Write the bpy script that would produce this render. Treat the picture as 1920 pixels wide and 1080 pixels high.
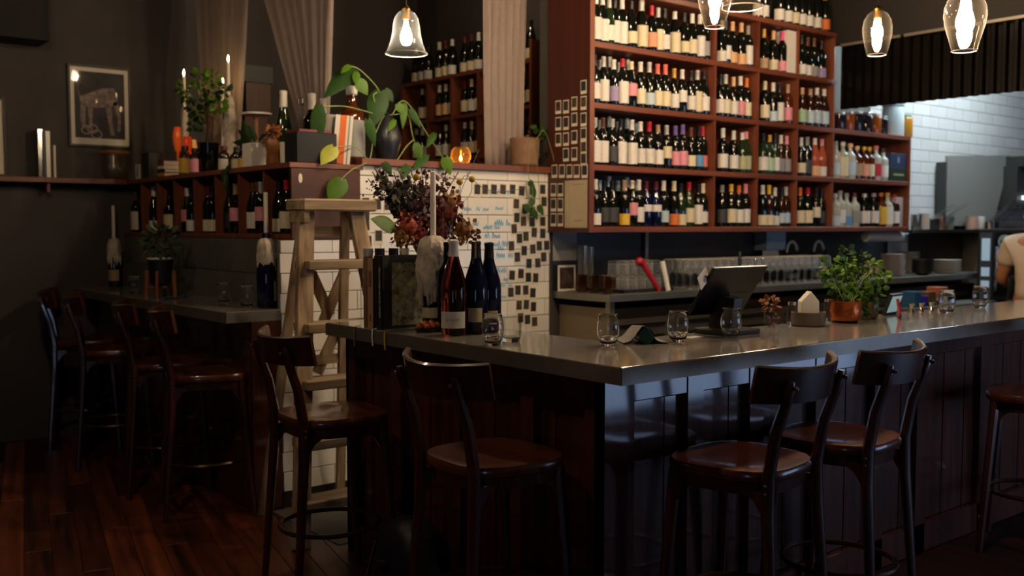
import bpy, math, random
from mathutils import Vector, Matrix
random.seed(11)
for _o in list(bpy.data.objects):
    bpy.data.objects.remove(_o)
S = bpy.context.scene
COL = S.collection
PI = math.pi

# ------------------------------------------------------------------ camera
FPX = 35.0 * 1920 / 36.0
EYE = Vector((0.0, 0.0, 1.52))
PITCH = math.atan(114 / 1867.0)
HEAD = math.radians(51.0)                       # view heading, measured from world X
_fw = Vector((math.cos(HEAD), math.sin(HEAD), 0))
_rt = Vector((math.sin(HEAD), -math.cos(HEAD), 0))
_F = _fw * math.cos(PITCH) + Vector((0, 0, -math.sin(PITCH)))
_U = _rt.cross(_F)
cam_d = bpy.data.cameras.new('camera')
cam_d.lens = 35.0
cam_d.sensor_width = 36.0
cam_d.dof.use_dof = True
cam_d.dof.focus_distance = 3.7
cam_d.dof.aperture_fstop = 2.4
cam_d.clip_start = 0.05
cam = bpy.data.objects.new('camera', cam_d)
COL.objects.link(cam)
_m = Matrix((_rt, _U, -_F)).transposed().to_4x4()
_m.translation = EYE
cam.matrix_world = _m
S.camera = cam

# ------------------------------------------------------------------ light and exposure
S.view_settings.view_transform = 'Standard'
S.view_settings.look = 'None'
S.view_settings.exposure = 0.5
S.view_settings.gamma = 1.0
S.view_settings.use_curve_mapping = False
W = bpy.data.worlds.new('overcast_sky')
S.world = W
W.use_nodes = True
_bg = W.node_tree.nodes['Background']
_bg.inputs[0].default_value = (0.46, 0.62, 1.0, 1)
_bg.inputs[1].default_value = 2.4
BULB_W = 520.0          # emission strength of the filament bulbs
KITCHEN_W = 115.0
S.cycles.max_bounces = 12
S.cycles.transmission_bounces = 12
S.cycles.transparent_max_bounces = 24
S.cycles.sample_clamp_indirect = 4.0
S.cycles.caustics_reflective = False
S.cycles.caustics_refractive = False

def portal(name, x0, x1, y, z0, z1):
    l = bpy.data.lights.new(name, 'AREA')
    l.shape = 'RECTANGLE'
    l.size, l.size_y = x1 - x0, z1 - z0
    l.cycles.is_portal = True
    o = bpy.data.objects.new(name, l)
    COL.objects.link(o)
    o.location = ((x0 + x1) / 2, y, (z0 + z1) / 2)
    o.rotation_euler = (PI / 2, 0, 0)           # -Z of the light turned to +Y, into the room
    return o

# ------------------------------------------------------------------ placing: a sight line meets a real plane of the room
def ray(px, py):
    return _F + _rt * ((px - 960) / FPX) + _U * ((540 - py) / FPX)
def on_x(px, py, X):
    d = ray(px, py); return EYE + d * (X / d.x)
def on_y(px, py, Y):
    d = ray(px, py); return EYE + d * (Y / d.y)
def on_z(px, py, Z):
    d = ray(px, py); return EYE + d * ((Z - EYE.z) / d.z)

# ------------------------------------------------------------------ mesh builder
class MB:
    def __init__(self):
        self.v = []; self.f = []
    def add(self, vs, fs):
        n = len(self.v)
        self.v += [tuple(p) for p in vs]
        self.f += [tuple(i + n for i in q) for q in fs]
        return self
    def box(self, x0, y0, z0, x1, y1, z1):
        vs = [(x0,y0,z0),(x1,y0,z0),(x1,y1,z0),(x0,y1,z0),(x0,y0,z1),(x1,y0,z1),(x1,y1,z1),(x0,y1,z1)]
        return self.add(vs, [(0,3,2,1),(4,5,6,7),(0,1,5,4),(1,2,6,5),(2,3,7,6),(3,0,4,7)])
    def cbox(self, c, s, M=None):
        vs = []
        for z in (-1, 1):
            for x, y in ((-1,-1),(1,-1),(1,1),(-1,1)):
                p = Vector((x*s[0]/2, y*s[1]/2, z*s[2]/2))
                if M is not None: p = M @ p
                vs.append(Vector(c) + p)
        return self.add(vs, [(0,3,2,1),(4,5,6,7),(0,1,5,4),(1,2,6,5),(2,3,7,6),(3,0,4,7)])
    def chamf(self, x0, y0, z0, x1, y1, z1, b=0.003):
        """box whose -Y and -X faces are chamfered pieces: an 8-gon prism ring, cheap bevel"""
        vs = []; 
        for (z, i) in ((z0, b), (z0 + b, 0), (z1 - b, 0), (z1, b)):
            vs += [(x0+b if 0 else x0+i, y0+i, z), (x1-i, y0+i, z), (x1-i, y1-i, z), (x0+i, y1-i, z)]
        fs = [(3,2,1,0), (12,13,14,15)]
        for k in range(3):
            for j in range(4):
                a = k*4+j; c = k*4+(j+1) % 4
                fs.append((a, c, c+4, a+4))
        return self.add(vs, fs)
    def lathe(self, prof, seg=14, c=(0,0,0), sx=1.0, sy=1.0, open_ends=False):
        vs = []; fs = []
        for r, z in prof:
            for k in range(seg):
                a = 2*PI*k/seg
                vs.append((c[0]+r*sx*math.cos(a), c[1]+r*sy*math.sin(a), c[2]+z))
        n = len(prof)
        for i in range(n-1):
            for k in range(seg):
                k2 = (k+1) % seg
                fs.append((i*seg+k, i*seg+k2, (i+1)*seg+k2, (i+1)*seg+k))
        if not open_ends:
            if prof[0][0] > 1e-5: fs.append(tuple(reversed(range(seg))))
            if prof[-1][0] > 1e-5: fs.append(tuple((n-1)*seg+k for k in range(seg)))
        return self.add(vs, fs)
    def tube(self, pts, r, seg=8, closed=False, flat=1.0, up=None):
        pts = [Vector(p) for p in pts]; n = len(pts)
        rs = r if isinstance(r, (list, tuple)) else [r]*n
        vs = []; fs = []
        ref = Vector(up) if up else None
        for i, p in enumerate(pts):
            if closed: t = pts[(i+1) % n] - pts[i-1]
            else: t = pts[min(i+1, n-1)] - pts[max(i-1, 0)]
            if t.length < 1e-9: t = Vector((0,0,1))
            t.normalize()
            if ref is None:
                ref = Vector((0,0,1)) if abs(t.z) < 0.9 else Vector((1,0,0))
            a = (ref - t*ref.dot(t))
            if a.length < 1e-6: a = t.orthogonal()
            a.normalize(); b = t.cross(a)
            if not up: ref = a
            for k in range(seg):
                w = 2*PI*(k+0.5)/seg
                vs.append(p + a*(math.cos(w)*rs[i]) + b*(math.sin(w)*rs[i]*flat))
        m = n if closed else n-1
        for i in range(m):
            j = (i+1) % n
            for k in range(seg):
                k2 = (k+1) % seg
                fs.append((i*seg+k, i*seg+k2, j*seg+k2, j*seg+k))
        if not closed:
            fs.append(tuple(reversed(range(seg)))); fs.append(tuple((n-1)*seg+k for k in range(seg)))
        return self.add(vs, fs)
    def prism(self, poly, z0, z1):
        n = len(poly)
        vs = [(x, y, z0) for x, y in poly] + [(x, y, z1) for x, y in poly]
        fs = [tuple(reversed(range(n))), tuple(range(n, 2*n))]
        fs += [(k, (k+1) % n, n+(k+1) % n, n+k) for k in range(n)]
        return self.add(vs, fs)
    def ball(self, c, r, seg=8, rings=5, sz=1.0):
        prof = [(r*math.sin(PI*i/rings) if 0 < i < rings else 1e-6, -r*sz*math.cos(PI*i/rings)) for i in range(rings+1)]
        return self.lathe(prof, seg, c)
    def bar(self, a, b, w, t, up=(0,0,1)):
        """rectangular bar from a to b, width w across, thickness t along up"""
        a, b = Vector(a), Vector(b); d = (b-a); L = d.length; d.normalize()
        u = Vector(up); u = u - d*u.dot(d)
        if u.length < 1e-6: u = d.orthogonal()
        u.normalize(); s = d.cross(u)
        M = Matrix((d, s, u)).transposed()
        return self.cbox((a+b)/2, (L, w, t), M)
    def xf(self, M):
        self.v = [tuple(M @ Vector(p)) for p in self.v]; return self
    def mesh(self, name, mat=None, smooth=False, origin=(0,0,0)):
        me = bpy.data.meshes.new(name)
        ox, oy, oz = origin
        me.from_pydata([(x-ox, y-oy, z-oz) for x, y, z in self.v], [], self.f)
        if smooth:
            me.polygons.foreach_set('use_smooth', [True]*len(me.polygons))
            try: me.set_sharp_from_angle(angle=math.radians(42))
            except Exception: pass
        if mat: me.materials.append(mat)
        me.update()
        return me

ORI = {}
def O(name, mb, mat, parent=None, smooth=False, local=False, bev=0.0):
    """one mesh object; parts are given in room coordinates unless local"""
    org = ORI.get(parent.name, (0,0,0)) if (parent is not None and not local) else (0,0,0)
    me = mb if isinstance(mb, bpy.types.Mesh) else mb.mesh(name, mat, smooth, org)
    o = bpy.data.objects.new(name, me); COL.objects.link(o)
    if parent is not None:
        o.parent = parent
        ORI[o.name] = ORI.get(parent.name, (0,0,0)) if not local else (0,0,0)
    else: ORI[o.name] = (0,0,0)
    if isinstance(mb, bpy.types.Mesh) and mat is not None: omat(o, mat)
    if bev:
        b = o.modifiers.new('soft_edge', 'BEVEL'); b.width = bev; b.segments = 2; b.limit_method = 'ANGLE'
    return o
def omat(o, mat):
    """a material of this object only, over shared mesh data"""
    if not o.data.materials: o.data.materials.append(mat)
    o.material_slots[0].link = 'OBJECT'
    o.material_slots[0].material = mat
def tag(o, label, cat, group=None, kind=None):
    o['label'] = label
    if cat: o['category'] = cat
    if group: o['group'] = group
    if kind: o['kind'] = kind
    return o
def thing(name, label, cat, loc=(0,0,0), rz=0.0, group=None):
    o = bpy.data.objects.new(name, None); COL.objects.link(o)
    o.location = loc; o.rotation_euler = (0,0,rz); o.empty_display_size = 0.05
    ORI[o.name] = tuple(loc)
    return tag(o, label, cat, group)
def solo(name, mb, mat, label, cat, base, group=None, smooth=False, bev=0.0):
    """a thing that is one mesh, with its origin at its base"""
    o = bpy.data.objects.new(name, mb.mesh(name, mat, smooth, base)); COL.objects.link(o)
    o.location = base
    ORI[o.name] = tuple(base)
    if bev:
        b = o.modifiers.new('soft_edge', 'BEVEL'); b.width = bev; b.segments = 2; b.limit_method = 'ANGLE'
    return tag(o, label, cat, group)
def struct(name, mb, mat, label, smooth=False):
    o = bpy.data.objects.new(name, mb.mesh(name, mat, smooth)); COL.objects.link(o)
    ORI[o.name] = (0,0,0)
    return tag(o, label, None, None, 'structure')
def dup(o, loc=None, rz=None, parent=None):
    c = o.copy(); COL.objects.link(c)
    if parent is not None: c.parent = parent
    if loc is not None: c.location = loc
    if rz is not None: c.rotation_euler = (0,0,rz)
    ORI[c.name] = (0,0,0)
    for ch in o.children:
        dup(ch, parent=c)
    return c
ORD = ['zeroth','first','second','third','fourth','fifth','sixth','seventh','eighth','ninth','tenth','eleventh','twelfth',
       'thirteenth','fourteenth','fifteenth','sixteenth','seventeenth','eighteenth','nineteenth','twentieth']

# ------------------------------------------------------------------ materials
def lin(c):
    if isinstance(c, str):
        c = [int(c[i:i+2], 16)/255 for i in (0,2,4)]
    return tuple(x/12.92 if x <= 0.04045 else ((x+0.055)/1.055)**2.4 for x in c) + (1,)
_MC = {}
def mat(name, col, rough=0.5, metal=0.0, spec=0.5, bump=0.0, bscale=60, var=0.0, vscale=8, coat=0.0, rnd=0.0, stretch=None, col2=None, sheen=0.0, emit=None, es=0.0):
    if name in _MC: return _MC[name]
    m = bpy.data.materials.new(name); m.use_nodes = True
    nt = m.node_tree; N = nt.nodes; L = nt.links
    b = N['Principled BSDF']
    b.inputs['Base Color'].default_value = lin(col)
    b.inputs['Roughness'].default_value = rough
    b.inputs['Metallic'].default_value = metal
    b.inputs['Specular IOR Level'].default_value = spec
    if coat:
        b.inputs['Coat Weight'].default_value = coat; b.inputs['Coat Roughness'].default_value = 0.08; b.inputs['Coat IOR'].default_value = 1.6
    if sheen: b.inputs['Sheen Weight'].default_value = sheen
    if emit:
        b.inputs['Emission Color'].default_value = lin(emit); b.inputs['Emission Strength'].default_value = es
    if var or bump or rnd or col2:
        tc = N.new('ShaderNodeTexCoord'); mp = N.new('ShaderNodeMapping')
        L.new(tc.outputs['Object'], mp.inputs['Vector'])
        if stretch: mp.inputs['Scale'].default_value = stretch
        vec = mp.outputs['Vector']
        if rnd:
            oi = N.new('ShaderNodeObjectInfo'); mx = N.new('ShaderNodeVectorMath'); mx.operation = 'MULTIPLY_ADD'
            mx.inputs[1].default_value = (1,1,1)
            cmb = N.new('ShaderNodeCombineXYZ')
            mu = N.new('ShaderNodeMath'); mu.operation = 'MULTIPLY'; mu.inputs[1].default_value = 37.0
            L.new(oi.outputs['Random'], mu.inputs[0])
            for k in range(3): L.new(mu.outputs[0], cmb.inputs[k])
            L.new(vec, mx.inputs[0]); L.new(cmb.outputs[0], mx.inputs[2]); vec = mx.outputs[0]
        last = None
        if var or col2:
            nz = N.new('ShaderNodeTexNoise'); nz.inputs['Scale'].default_value = vscale
            nz.inputs['Detail'].default_value = 5; nz.inputs['Roughness'].default_value = 0.6
            L.new(vec, nz.inputs['Vector'])
            cr = N.new('ShaderNodeValToRGB')
            cr.color_ramp.elements[0].position = 0.32; cr.color_ramp.elements[1].position = 0.70
            c1 = lin(col)
            if col2: c0 = lin(col2)
            else: c0 = tuple(x*(1-var) for x in c1[:3]) + (1,)
            cr.color_ramp.elements[0].color = c0; cr.color_ramp.elements[1].color = c1
            L.new(nz.outputs['Fac'], cr.inputs['Fac']); last = cr.outputs['Color']
        if rnd:
            hs = N.new('ShaderNodeHueSaturation')
            mr = N.new('ShaderNodeMapRange'); mr.inputs['To Min'].default_value = 1-rnd; mr.inputs['To Max'].default_value = 1+rnd
            L.new(oi.outputs['Random'], mr.inputs['Value']); L.new(mr.outputs[0], hs.inputs['Value'])
            if last is not None: L.new(last, hs.inputs['Color'])
            else: hs.inputs['Color'].default_value = lin(col)
            last = hs.outputs['Color']
        if last is not None: L.new(last, b.inputs['Base Color'])
        if bump:
            n2 = N.new('ShaderNodeTexNoise'); n2.inputs['Scale'].default_value = bscale; n2.inputs['Detail'].default_value = 4
            L.new(vec, n2.inputs['Vector'])
            bp = N.new('ShaderNodeBump'); bp.inputs['Strength'].default_value = bump; bp.inputs['Distance'].default_value = 0.004
            L.new(n2.outputs['Fac'], bp.inputs['Height']); L.new(bp.outputs['Normal'], b.inputs['Normal'])
    _MC[name] = m
    return m
def wood(name, c1, c2, rough=0.4, axis='z', scale=9, bump=0.12, rnd=0.12, coat=0.0, spec=0.5):
    st = {'x': (0.06,1,1), 'y': (1,0.06,1), 'z': (1,1,0.06)}[axis]
    return mat(name, c1, rough, spec=spec, col2=c2, vscale=scale*3, bump=bump, bscale=scale*7, rnd=rnd, stretch=st, coat=coat)
def thin_glass(name, tint=(1,1,1), refl=(1,1,1), ior=1.5, edge=0.0, haze=0.0, hcol=(0.85,0.82,0.76)):
    """a thin clear wall: lets light straight through, mirrors at grazing angles"""
    if name in _MC: return _MC[name]
    m = bpy.data.materials.new(name); m.use_nodes = True
    nt = m.node_tree; N = nt.nodes; L = nt.links
    N.remove(N['Principled BSDF'])
    out = N['Material Output']
    tr = N.new('ShaderNodeBsdfTransparent'); gl = N.new('ShaderNodeBsdfGlossy')
    gl.inputs['Roughness'].default_value = 0.03; gl.inputs['Color'].default_value = refl + (1,)
    lw = N.new('ShaderNodeLayerWeight'); lw.inputs['Blend'].default_value = 0.5
    f0 = ((ior - 1) / (ior + 1)) ** 2
    pw = N.new('ShaderNodeMath'); pw.operation = 'POWER'; pw.inputs[1].default_value = 5.0
    fr = N.new('ShaderNodeMath'); fr.operation = 'MULTIPLY_ADD'; fr.inputs[1].default_value = 1 - f0; fr.inputs[2].default_value = f0
    L.new(lw.outputs['Facing'], pw.inputs[0]); L.new(pw.outputs[0], fr.inputs[0])
    cr = N.new('ShaderNodeMixRGB'); cr.inputs['Color1'].default_value = tint + (1,)
    cr.inputs['Color2'].default_value = tuple(t*(1-edge) for t in tint) + (1,)
    L.new(lw.outputs['Facing'], cr.inputs['Fac']); L.new(cr.outputs[0], tr.inputs['Color'])
    mx = N.new('ShaderNodeMixShader')
    L.new(fr.outputs[0], mx.inputs[0]); L.new(tr.outputs[0], mx.inputs[1]); L.new(gl.outputs[0], mx.inputs[2])
    last = mx.outputs[0]
    if haze:  # pale diffuse film, stronger at the outline, paints bright glass edges
        df = N.new('ShaderNodeBsdfDiffuse'); tl = N.new('ShaderNodeBsdfTranslucent'); m2 = N.new('ShaderNodeMixShader'); m3 = N.new('ShaderNodeMixShader')
        df.inputs['Color'].default_value = hcol + (1,); tl.inputs['Color'].default_value = hcol + (1,)
        L.new(df.outputs[0], m2.inputs[1]); L.new(tl.outputs[0], m2.inputs[2])
        p3 = N.new('ShaderNodeMath'); p3.operation = 'POWER'; p3.inputs[1].default_value = 3.0
        h3 = N.new('ShaderNodeMath'); h3.operation = 'MULTIPLY_ADD'; h3.inputs[1].default_value = 5*haze; h3.inputs[2].default_value = 0.4*haze; h3.use_clamp = True
        L.new(lw.outputs['Facing'], p3.inputs[0]); L.new(p3.outputs[0], h3.inputs[0]); L.new(h3.outputs[0], m3.inputs[0])
        L.new(last, m3.inputs[1]); L.new(m2.outputs[0], m3.inputs[2]); last = m3.outputs[0]
    L.new(last, out.inputs['Surface'])
    _MC[name] = m
    return m
def solid_glass(name, col=(1,1,1), ior=1.45, rough=0.0):
    if name in _MC: return _MC[name]
    m = bpy.data.materials.new(name); m.use_nodes = True
    b = m.node_tree.nodes['Principled BSDF']
    b.inputs['Base Color'].default_value = col + (1,)
    b.inputs['Transmission Weight'].default_value = 1.0; b.inputs['Roughness'].default_value = rough
    b.inputs['IOR'].default_value = ior
    _MC[name] = m
    return m
def glow(name, col, s):
    if name in _MC: return _MC[name]
    m = bpy.data.materials.new(name); m.use_nodes = True
    nt = m.node_tree; N = nt.nodes
    N.remove(N['Principled BSDF'])
    e = N.new('ShaderNodeEmission'); e.inputs[0].default_value = tuple(col) + (1,); e.inputs[1].default_value = s
    nt.links.new(e.outputs[0], N['Material Output'].inputs['Surface'])
    _MC[name] = m
    return m

M_wall = mat('charcoal_plaster', '423c39', 0.75, var=0.25, vscale=2.5, bump=0.15, bscale=30)
M_ceil = mat('black_ceiling_paint', '100d0c', 0.8)
M_floorbase = wood('dark_floor_boards', '3c1c10', '1c0c07', 0.72, 'y', 5, spec=0.15)
M_plank = wood('worn_floor_plank', '7a3c20', '2c120a', 0.34, 'x', 6, rnd=0.45)
M_case = wood('red_brown_shelf_wood', '7f4630', '60301f', 0.42, 'x', 7, rnd=0.05)
M_casez = wood('red_brown_upright_wood', '7f4630', '60301f', 0.42, 'z', 7, rnd=0.05)
M_caseback = wood('dark_red_back_board', '54240f', '40190b', 0.5, 'z', 5, rnd=0.0)
M_panelwood = wood('oxblood_panel_wood', '48190d', '371208', 0.45, 'z', 4, rnd=0.0)
M_bar = wood('dark_bar_wood', '5a2812', '2c1208', 0.55, 'z', 6, bump=0.16, rnd=0.2, coat=1.0, spec=0.15)
M_stool = wood('polished_stool_wood', '4c2115', '230d08', 0.34, 'z', 6, bump=0.06, rnd=0.1, coat=0.7)
M_seat = wood('worn_stool_seat', '743a20', '3a180d', 0.30, 'x', 7, bump=0.08, rnd=0.1, coat=0.6)
M_zinc = mat('brushed_zinc', 'bcb4a8', 0.11, metal=0.62, var=0.22, vscale=5, bump=0.02, bscale=25)
M_zincedge = mat('zinc_edge', '7d776c', 0.34, metal=0.45, var=0.25, vscale=9)
M_steel = mat('brushed_steel', 'a8a49c', 0.28, metal=1.0, var=0.12, vscale=12)
M_steeldull = mat('dull_steel', '8f8b84', 0.45, metal=0.85, var=0.15, vscale=6)
M_tile = mat('white_glazed_tile', 'dedad2', 0.16, var=0.06, vscale=3, rnd=0.05, bump=0.03, bscale=9)
M_grout = mat('grey_grout', '6a645a', 0.85)
M_gtile = mat('charcoal_glazed_tile', '62625a', 0.22, var=0.2, vscale=6, rnd=0.15, bump=0.05, bscale=12)
M_ggrout = mat('dark_grout', '857e70', 0.85)
M_black = mat('matt_black', '121212', 0.5)
M_gblack = mat('gloss_black', '0c0d0e', 0.12)
M_rubber = mat('black_rubber', '161616', 0.7)
M_white = mat('white_ceramic', 'e4ddd2', 0.25)
M_paper = mat('off_white_paper', 'd8cfc0', 0.8)
M_wax = mat('dripping_wax', 'd2c5b2', 0.5, bump=1.0, bscale=55, col2='a2937f', vscale=26)
M_wax2 = mat('ivory_candle', 'e6dac6', 0.4)
M_curtain = mat('taupe_linen', '8f7e76', 0.9, var=0.12, vscale=20, sheen=0.3, bump=0.1, bscale=300)
M_oldwood = wood('weathered_ladder_wood', 'b59d7e', '6b543a', 0.75, 'z', 6, bump=0.5)
M_oldwoodx = wood('weathered_step_wood', 'b59d7e', '6b543a', 0.75, 'x', 6, bump=0.5)
M_clear = thin_glass('clear_glass', (0.985,0.985,0.98), edge=0.16)
M_smoke = thin_glass('smoky_lamp_glass', (0.80,0.69,0.57), edge=0.35, haze=0.003, hcol=(0.8,0.68,0.52))
M_frost = thin_glass('frosted_bell_glass', (0.80,0.77,0.70), edge=0.3, haze=0.022, hcol=(0.66,0.66,0.62))
M_solid = solid_glass('thick_glass')
M_bulb = glow('lit_bulb', (1.0, 0.83, 0.62), BULB_W)
M_brass = mat('aged_brass', 'a9803e', 0.3, metal=1.0)
M_copper = mat('hammered_copper', 'c4683c', 0.25, metal=1.0, bump=0.5, bscale=70)
M_terra = mat('earthy_terracotta', '8c6a52', 0.85, var=0.25, vscale=14)
M_chrome = mat('bright_metal', 'cfcac2', 0.12, metal=1.0)
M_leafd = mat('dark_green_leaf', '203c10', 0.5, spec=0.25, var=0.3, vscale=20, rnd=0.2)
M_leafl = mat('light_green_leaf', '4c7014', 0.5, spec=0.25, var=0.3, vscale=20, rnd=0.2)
M_leafy = mat('yellowing_leaf', 'a8a83a', 0.5, var=0.2, vscale=20)
M_stem = mat('green_stem', '7c8a4a', 0.55)
M_flame = glow('candle_flame', (1.0, 0.62, 0.25), 90.0)

# ================================================================== the setting
ZC = 3.7
YG = -0.62           # glazed street front
YW = 4.92            # face of the white tiled half wall
XS = 2.46            # face of the bottle niche and the grey tiles
YFAR = 7.70
struct('floor', MB().box(-3, YG, -0.1, 13, 7.8, -0.004), M_floorbase, 'dark red brown wooden bar room floor')
FLOOR = bpy.data.objects['floor']
_ang = math.radians(77)
_d = Vector((math.cos(_ang), math.sin(_ang), 0)); _s = Vector((math.sin(_ang), -math.cos(_ang), 0))
_pm = MB().chamf(-0.83, -0.0585, -0.02, 0.83, 0.0585, 0.0, 0.0015).mesh('plank', M_plank)
for i in range(-4, 27):
    off = (i * 0.63) % 1.66
    for j in range(-1, 5):
        p = Vector((0.2, 2.4, 0)) + _s * (i * 0.119) + _d * (j * 1.664 + off)
        if p.x < -0.4 or p.x > 3.2 or p.y < 1.6 or p.y > 7.0: continue
        o = O('plank', _pm, None, FLOOR); o.location = (p.x, p.y, 0); o.rotation_euler = (0, 0, _ang)
struct('ceiling', MB().box(-3, YG, ZC, 13, 7.8, ZC + 0.1), M_ceil, 'black painted bar room ceiling')
struct('wall_far', MB().box(-3, YFAR, -0.1, 5.2, YFAR + 0.1, ZC), M_wall, 'charcoal wall with the framed pictures and wooden ledge')
struct('wall_left', MB().box(-3.1, YG, -0.1, -3, 7.8, ZC), M_wall, 'charcoal side wall of the bar room')
struct('wall_back_room', MB().box(5.12, 5.02, -0.1, 5.2, YFAR, ZC), M_wall, 'charcoal wall behind the curtained second room')
struct('wall_bar_back', MB().box(4.30, YW, -0.1, 6.94, YW + 0.10, ZC), M_wall, 'dark wall behind the tall wine bookcase')
WK = struct('wall_kitchen', MB().box(6.94, YW + 0.012, -0.1, 13, YW + 0.11, ZC), M_grout, 'white tiled kitchen wall beyond the wine bookcase')
struct('wall_right', MB().box(13, YG, -0.1, 13.1, 5.0, ZC), M_wall, 'dark end wall of the kitchen')
# unseen glazed street front behind the viewer, openings kept low to limit daylight
wins = [(-1.9, -0.9), (4.7, 8.8)]
mb = MB(); WZ0, WZ1 = 0.06, 1.40
mb.box(-3, YG - 0.1, -0.1, 13, YG, WZ0); mb.box(-3, YG - 0.1, WZ1, 13, YG, ZC)
xs = [-3] + [x for w in wins for x in w] + [13]
for k in range(0, len(xs), 2): mb.box(xs[k], YG - 0.1, WZ0, xs[k+1], YG, WZ1)
struct('wall_street', mb, M_wall, 'dark street side wall with two glazed openings')
for k, (a, b) in enumerate(wins):
    f = MB()
    for x in (a, (a+b)/2 - 0.02, b - 0.05): f.box(x, YG - 0.09, WZ0, x + 0.05, YG - 0.01, WZ1)
    f.box(a, YG - 0.09, WZ0, b, YG - 0.01, WZ0 + 0.05); f.box(a, YG - 0.09, WZ1 - 0.05, b, YG - 0.01, WZ1)
    w = struct('window_%d' % (k+1), f, M_black, 'black framed street glazing ' + ('beside the side wall' if k == 0 else 'opposite the bar front'))
    for x0, x1 in ((a + 0.05, (a+b)/2 - 0.02), ((a+b)/2 + 0.03, b - 0.05)):
        O('pane', MB().box(x0, YG - 0.052, WZ0 + 0.05, x1, YG - 0.048, WZ1 - 0.05), thin_glass('window_glass', (0.95,0.97,0.97)), w)
    portal('window_daylight', a, b, YG - 0.11, WZ0, WZ1)

# the half wall: grey tiled leg along Y, white tiled leg along X
HW = struct('wall_partition', MB().box(XS + 0.012, YW + 0.012, 0, 2.88, YFAR, 1.455), M_ggrout, 'half wall clad in charcoal tiles behind the small counter')
TW = struct('wall_tiled', MB().box(2.385, YW + 0.006, 0, 2.88, YW + 0.03, 1.45).box(2.88, YW + 0.006, 0, 4.30, YW + 0.16, 1.872), M_grout, 'half wall clad in white tiles with stuck photos')
_tc = {}
def tile(w, h, parent, loc, m, yz=False):
    k = (round(w, 3), round(h, 3), yz, m.name)
    if k not in _tc:
        g = 0.0022
        if yz: t = MB().chamf(0, g, g, 0.012, w - g, h - g, 0.0015)
        else: t = MB().chamf(g, 0, g, w - g, 0.012, h - g, 0.0015)
        _tc[k] = t.mesh('tile', m)
    o = O('tile', _tc[k], None, parent); o.location = loc
TH, TWD = 0.108, 0.311
def tile_field(parent, x0, x1, z0, z1, y, anchor_x, anchor_z, skip=None, m=M_tile):
    r0 = math.floor((z0 - anchor_z) / TH); r1 = math.ceil((z1 - anchor_z) / TH)
    for r in range(r0, r1):
        za, zb = max(z0, anchor_z + r * TH), min(z1, anchor_z + (r+1) * TH)
        if zb - za < 0.012: continue
        ax = anchor_x + (0.5 * TWD if r % 2 else 0)
        c0 = math.floor((x0 - ax) / TWD); c1 = math.ceil((x1 - ax) / TWD)
        for c in range(c0, c1):
            xa, xb = max(x0, ax + c * TWD), min(x1, ax + (c+1) * TWD)
            if xb - xa < 0.012 or (skip and skip(xa, xb, za, zb)): continue
            tile(xb - xa, zb - za, parent, (xa, y - 0.002, za), m)
tile_field(TW, 2.385, 2.88, 0.084, 1.45, YW, 3.634, 1.596)
tile_field(TW, 2.88, 4.298, 0.084, 1.872, YW, 3.634, 1.596)
tile_field(WK, 8.07, 11.7, 1.06, 3.0, YW + 0.004, 8.80, 1.06)
for r in range(2):
    for c in range(14):
        ya = YW + 0.005 + c * 0.2
        tile(min(0.2, YFAR - ya), 0.2, HW, (XS, ya, 1.055 + r * 0.2), M_gtile, True)
struct('baseboard_partition', MB().box(2.385, YW - 0.006, 0, 4.30, YW + 0.006, 0.084), M_black, 'black skirting below the white tiles')
struct('trim_ledge', MB().box(2.88, YW - 0.03, 1.872, 4.29, YW + 0.17, 1.908), M_case, 'red brown wooden capping ledge on the white tiled half wall')
# blue handwriting on the white tiles
wr = MB(); rnd = random.Random(4)
def scribble(x0, x1, z, h):
    x = x0
    while x < x1:
        wl = rnd.uniform(0.03, 0.075)
        n = max(3, int(wl / 0.008)); pts = []
        for k in range(n + 1):
            pts.append((x + wl * k / n, z + (h if k % 2 else 0) * rnd.uniform(0.5, 1.0)))
        for (xa, za), (xb, zb) in zip(pts, pts[1:]):
            dx, dz = xb - xa, zb - za; L = math.hypot(dx, dz) or 1; ox, oz = -dz / L * 0.0026, dx / L * 0.0026
            y = YW - 0.0035
            wr.add([(xa+ox, y, za+oz), (xb+ox, y, zb+oz), (xb-ox, y, zb-oz), (xa-ox, y, za-oz)], [(0,1,2,3)])
        x += wl + rnd.uniform(0.012, 0.03)
for (pa, pb, py, h) in [(890, 948, 364, .036), (866, 890, 395, .03), (892, 915, 396, .035), (928, 942, 394, .03), (886, 896, 424, .03), (926, 950, 424, .045),
                        (884, 895, 440, .03), (908, 938, 447, .04), (925, 948, 463, .04), (930, 952, 484, .036), (932, 950, 512, .036), (930, 948, 528, .03),
                        (925, 960, 539, .022), (905, 930, 430, .03), (932, 948, 470, .03), (934, 952, 560, .02)]:
    a, b = on_y(pa, py, YW), on_y(pb, py, YW)
    scribble(a.x, b.x, a.z, h)
O('blue_handwriting', wr, mat('blue_marker', '3fa2cf', 0.6), TW)

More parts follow.
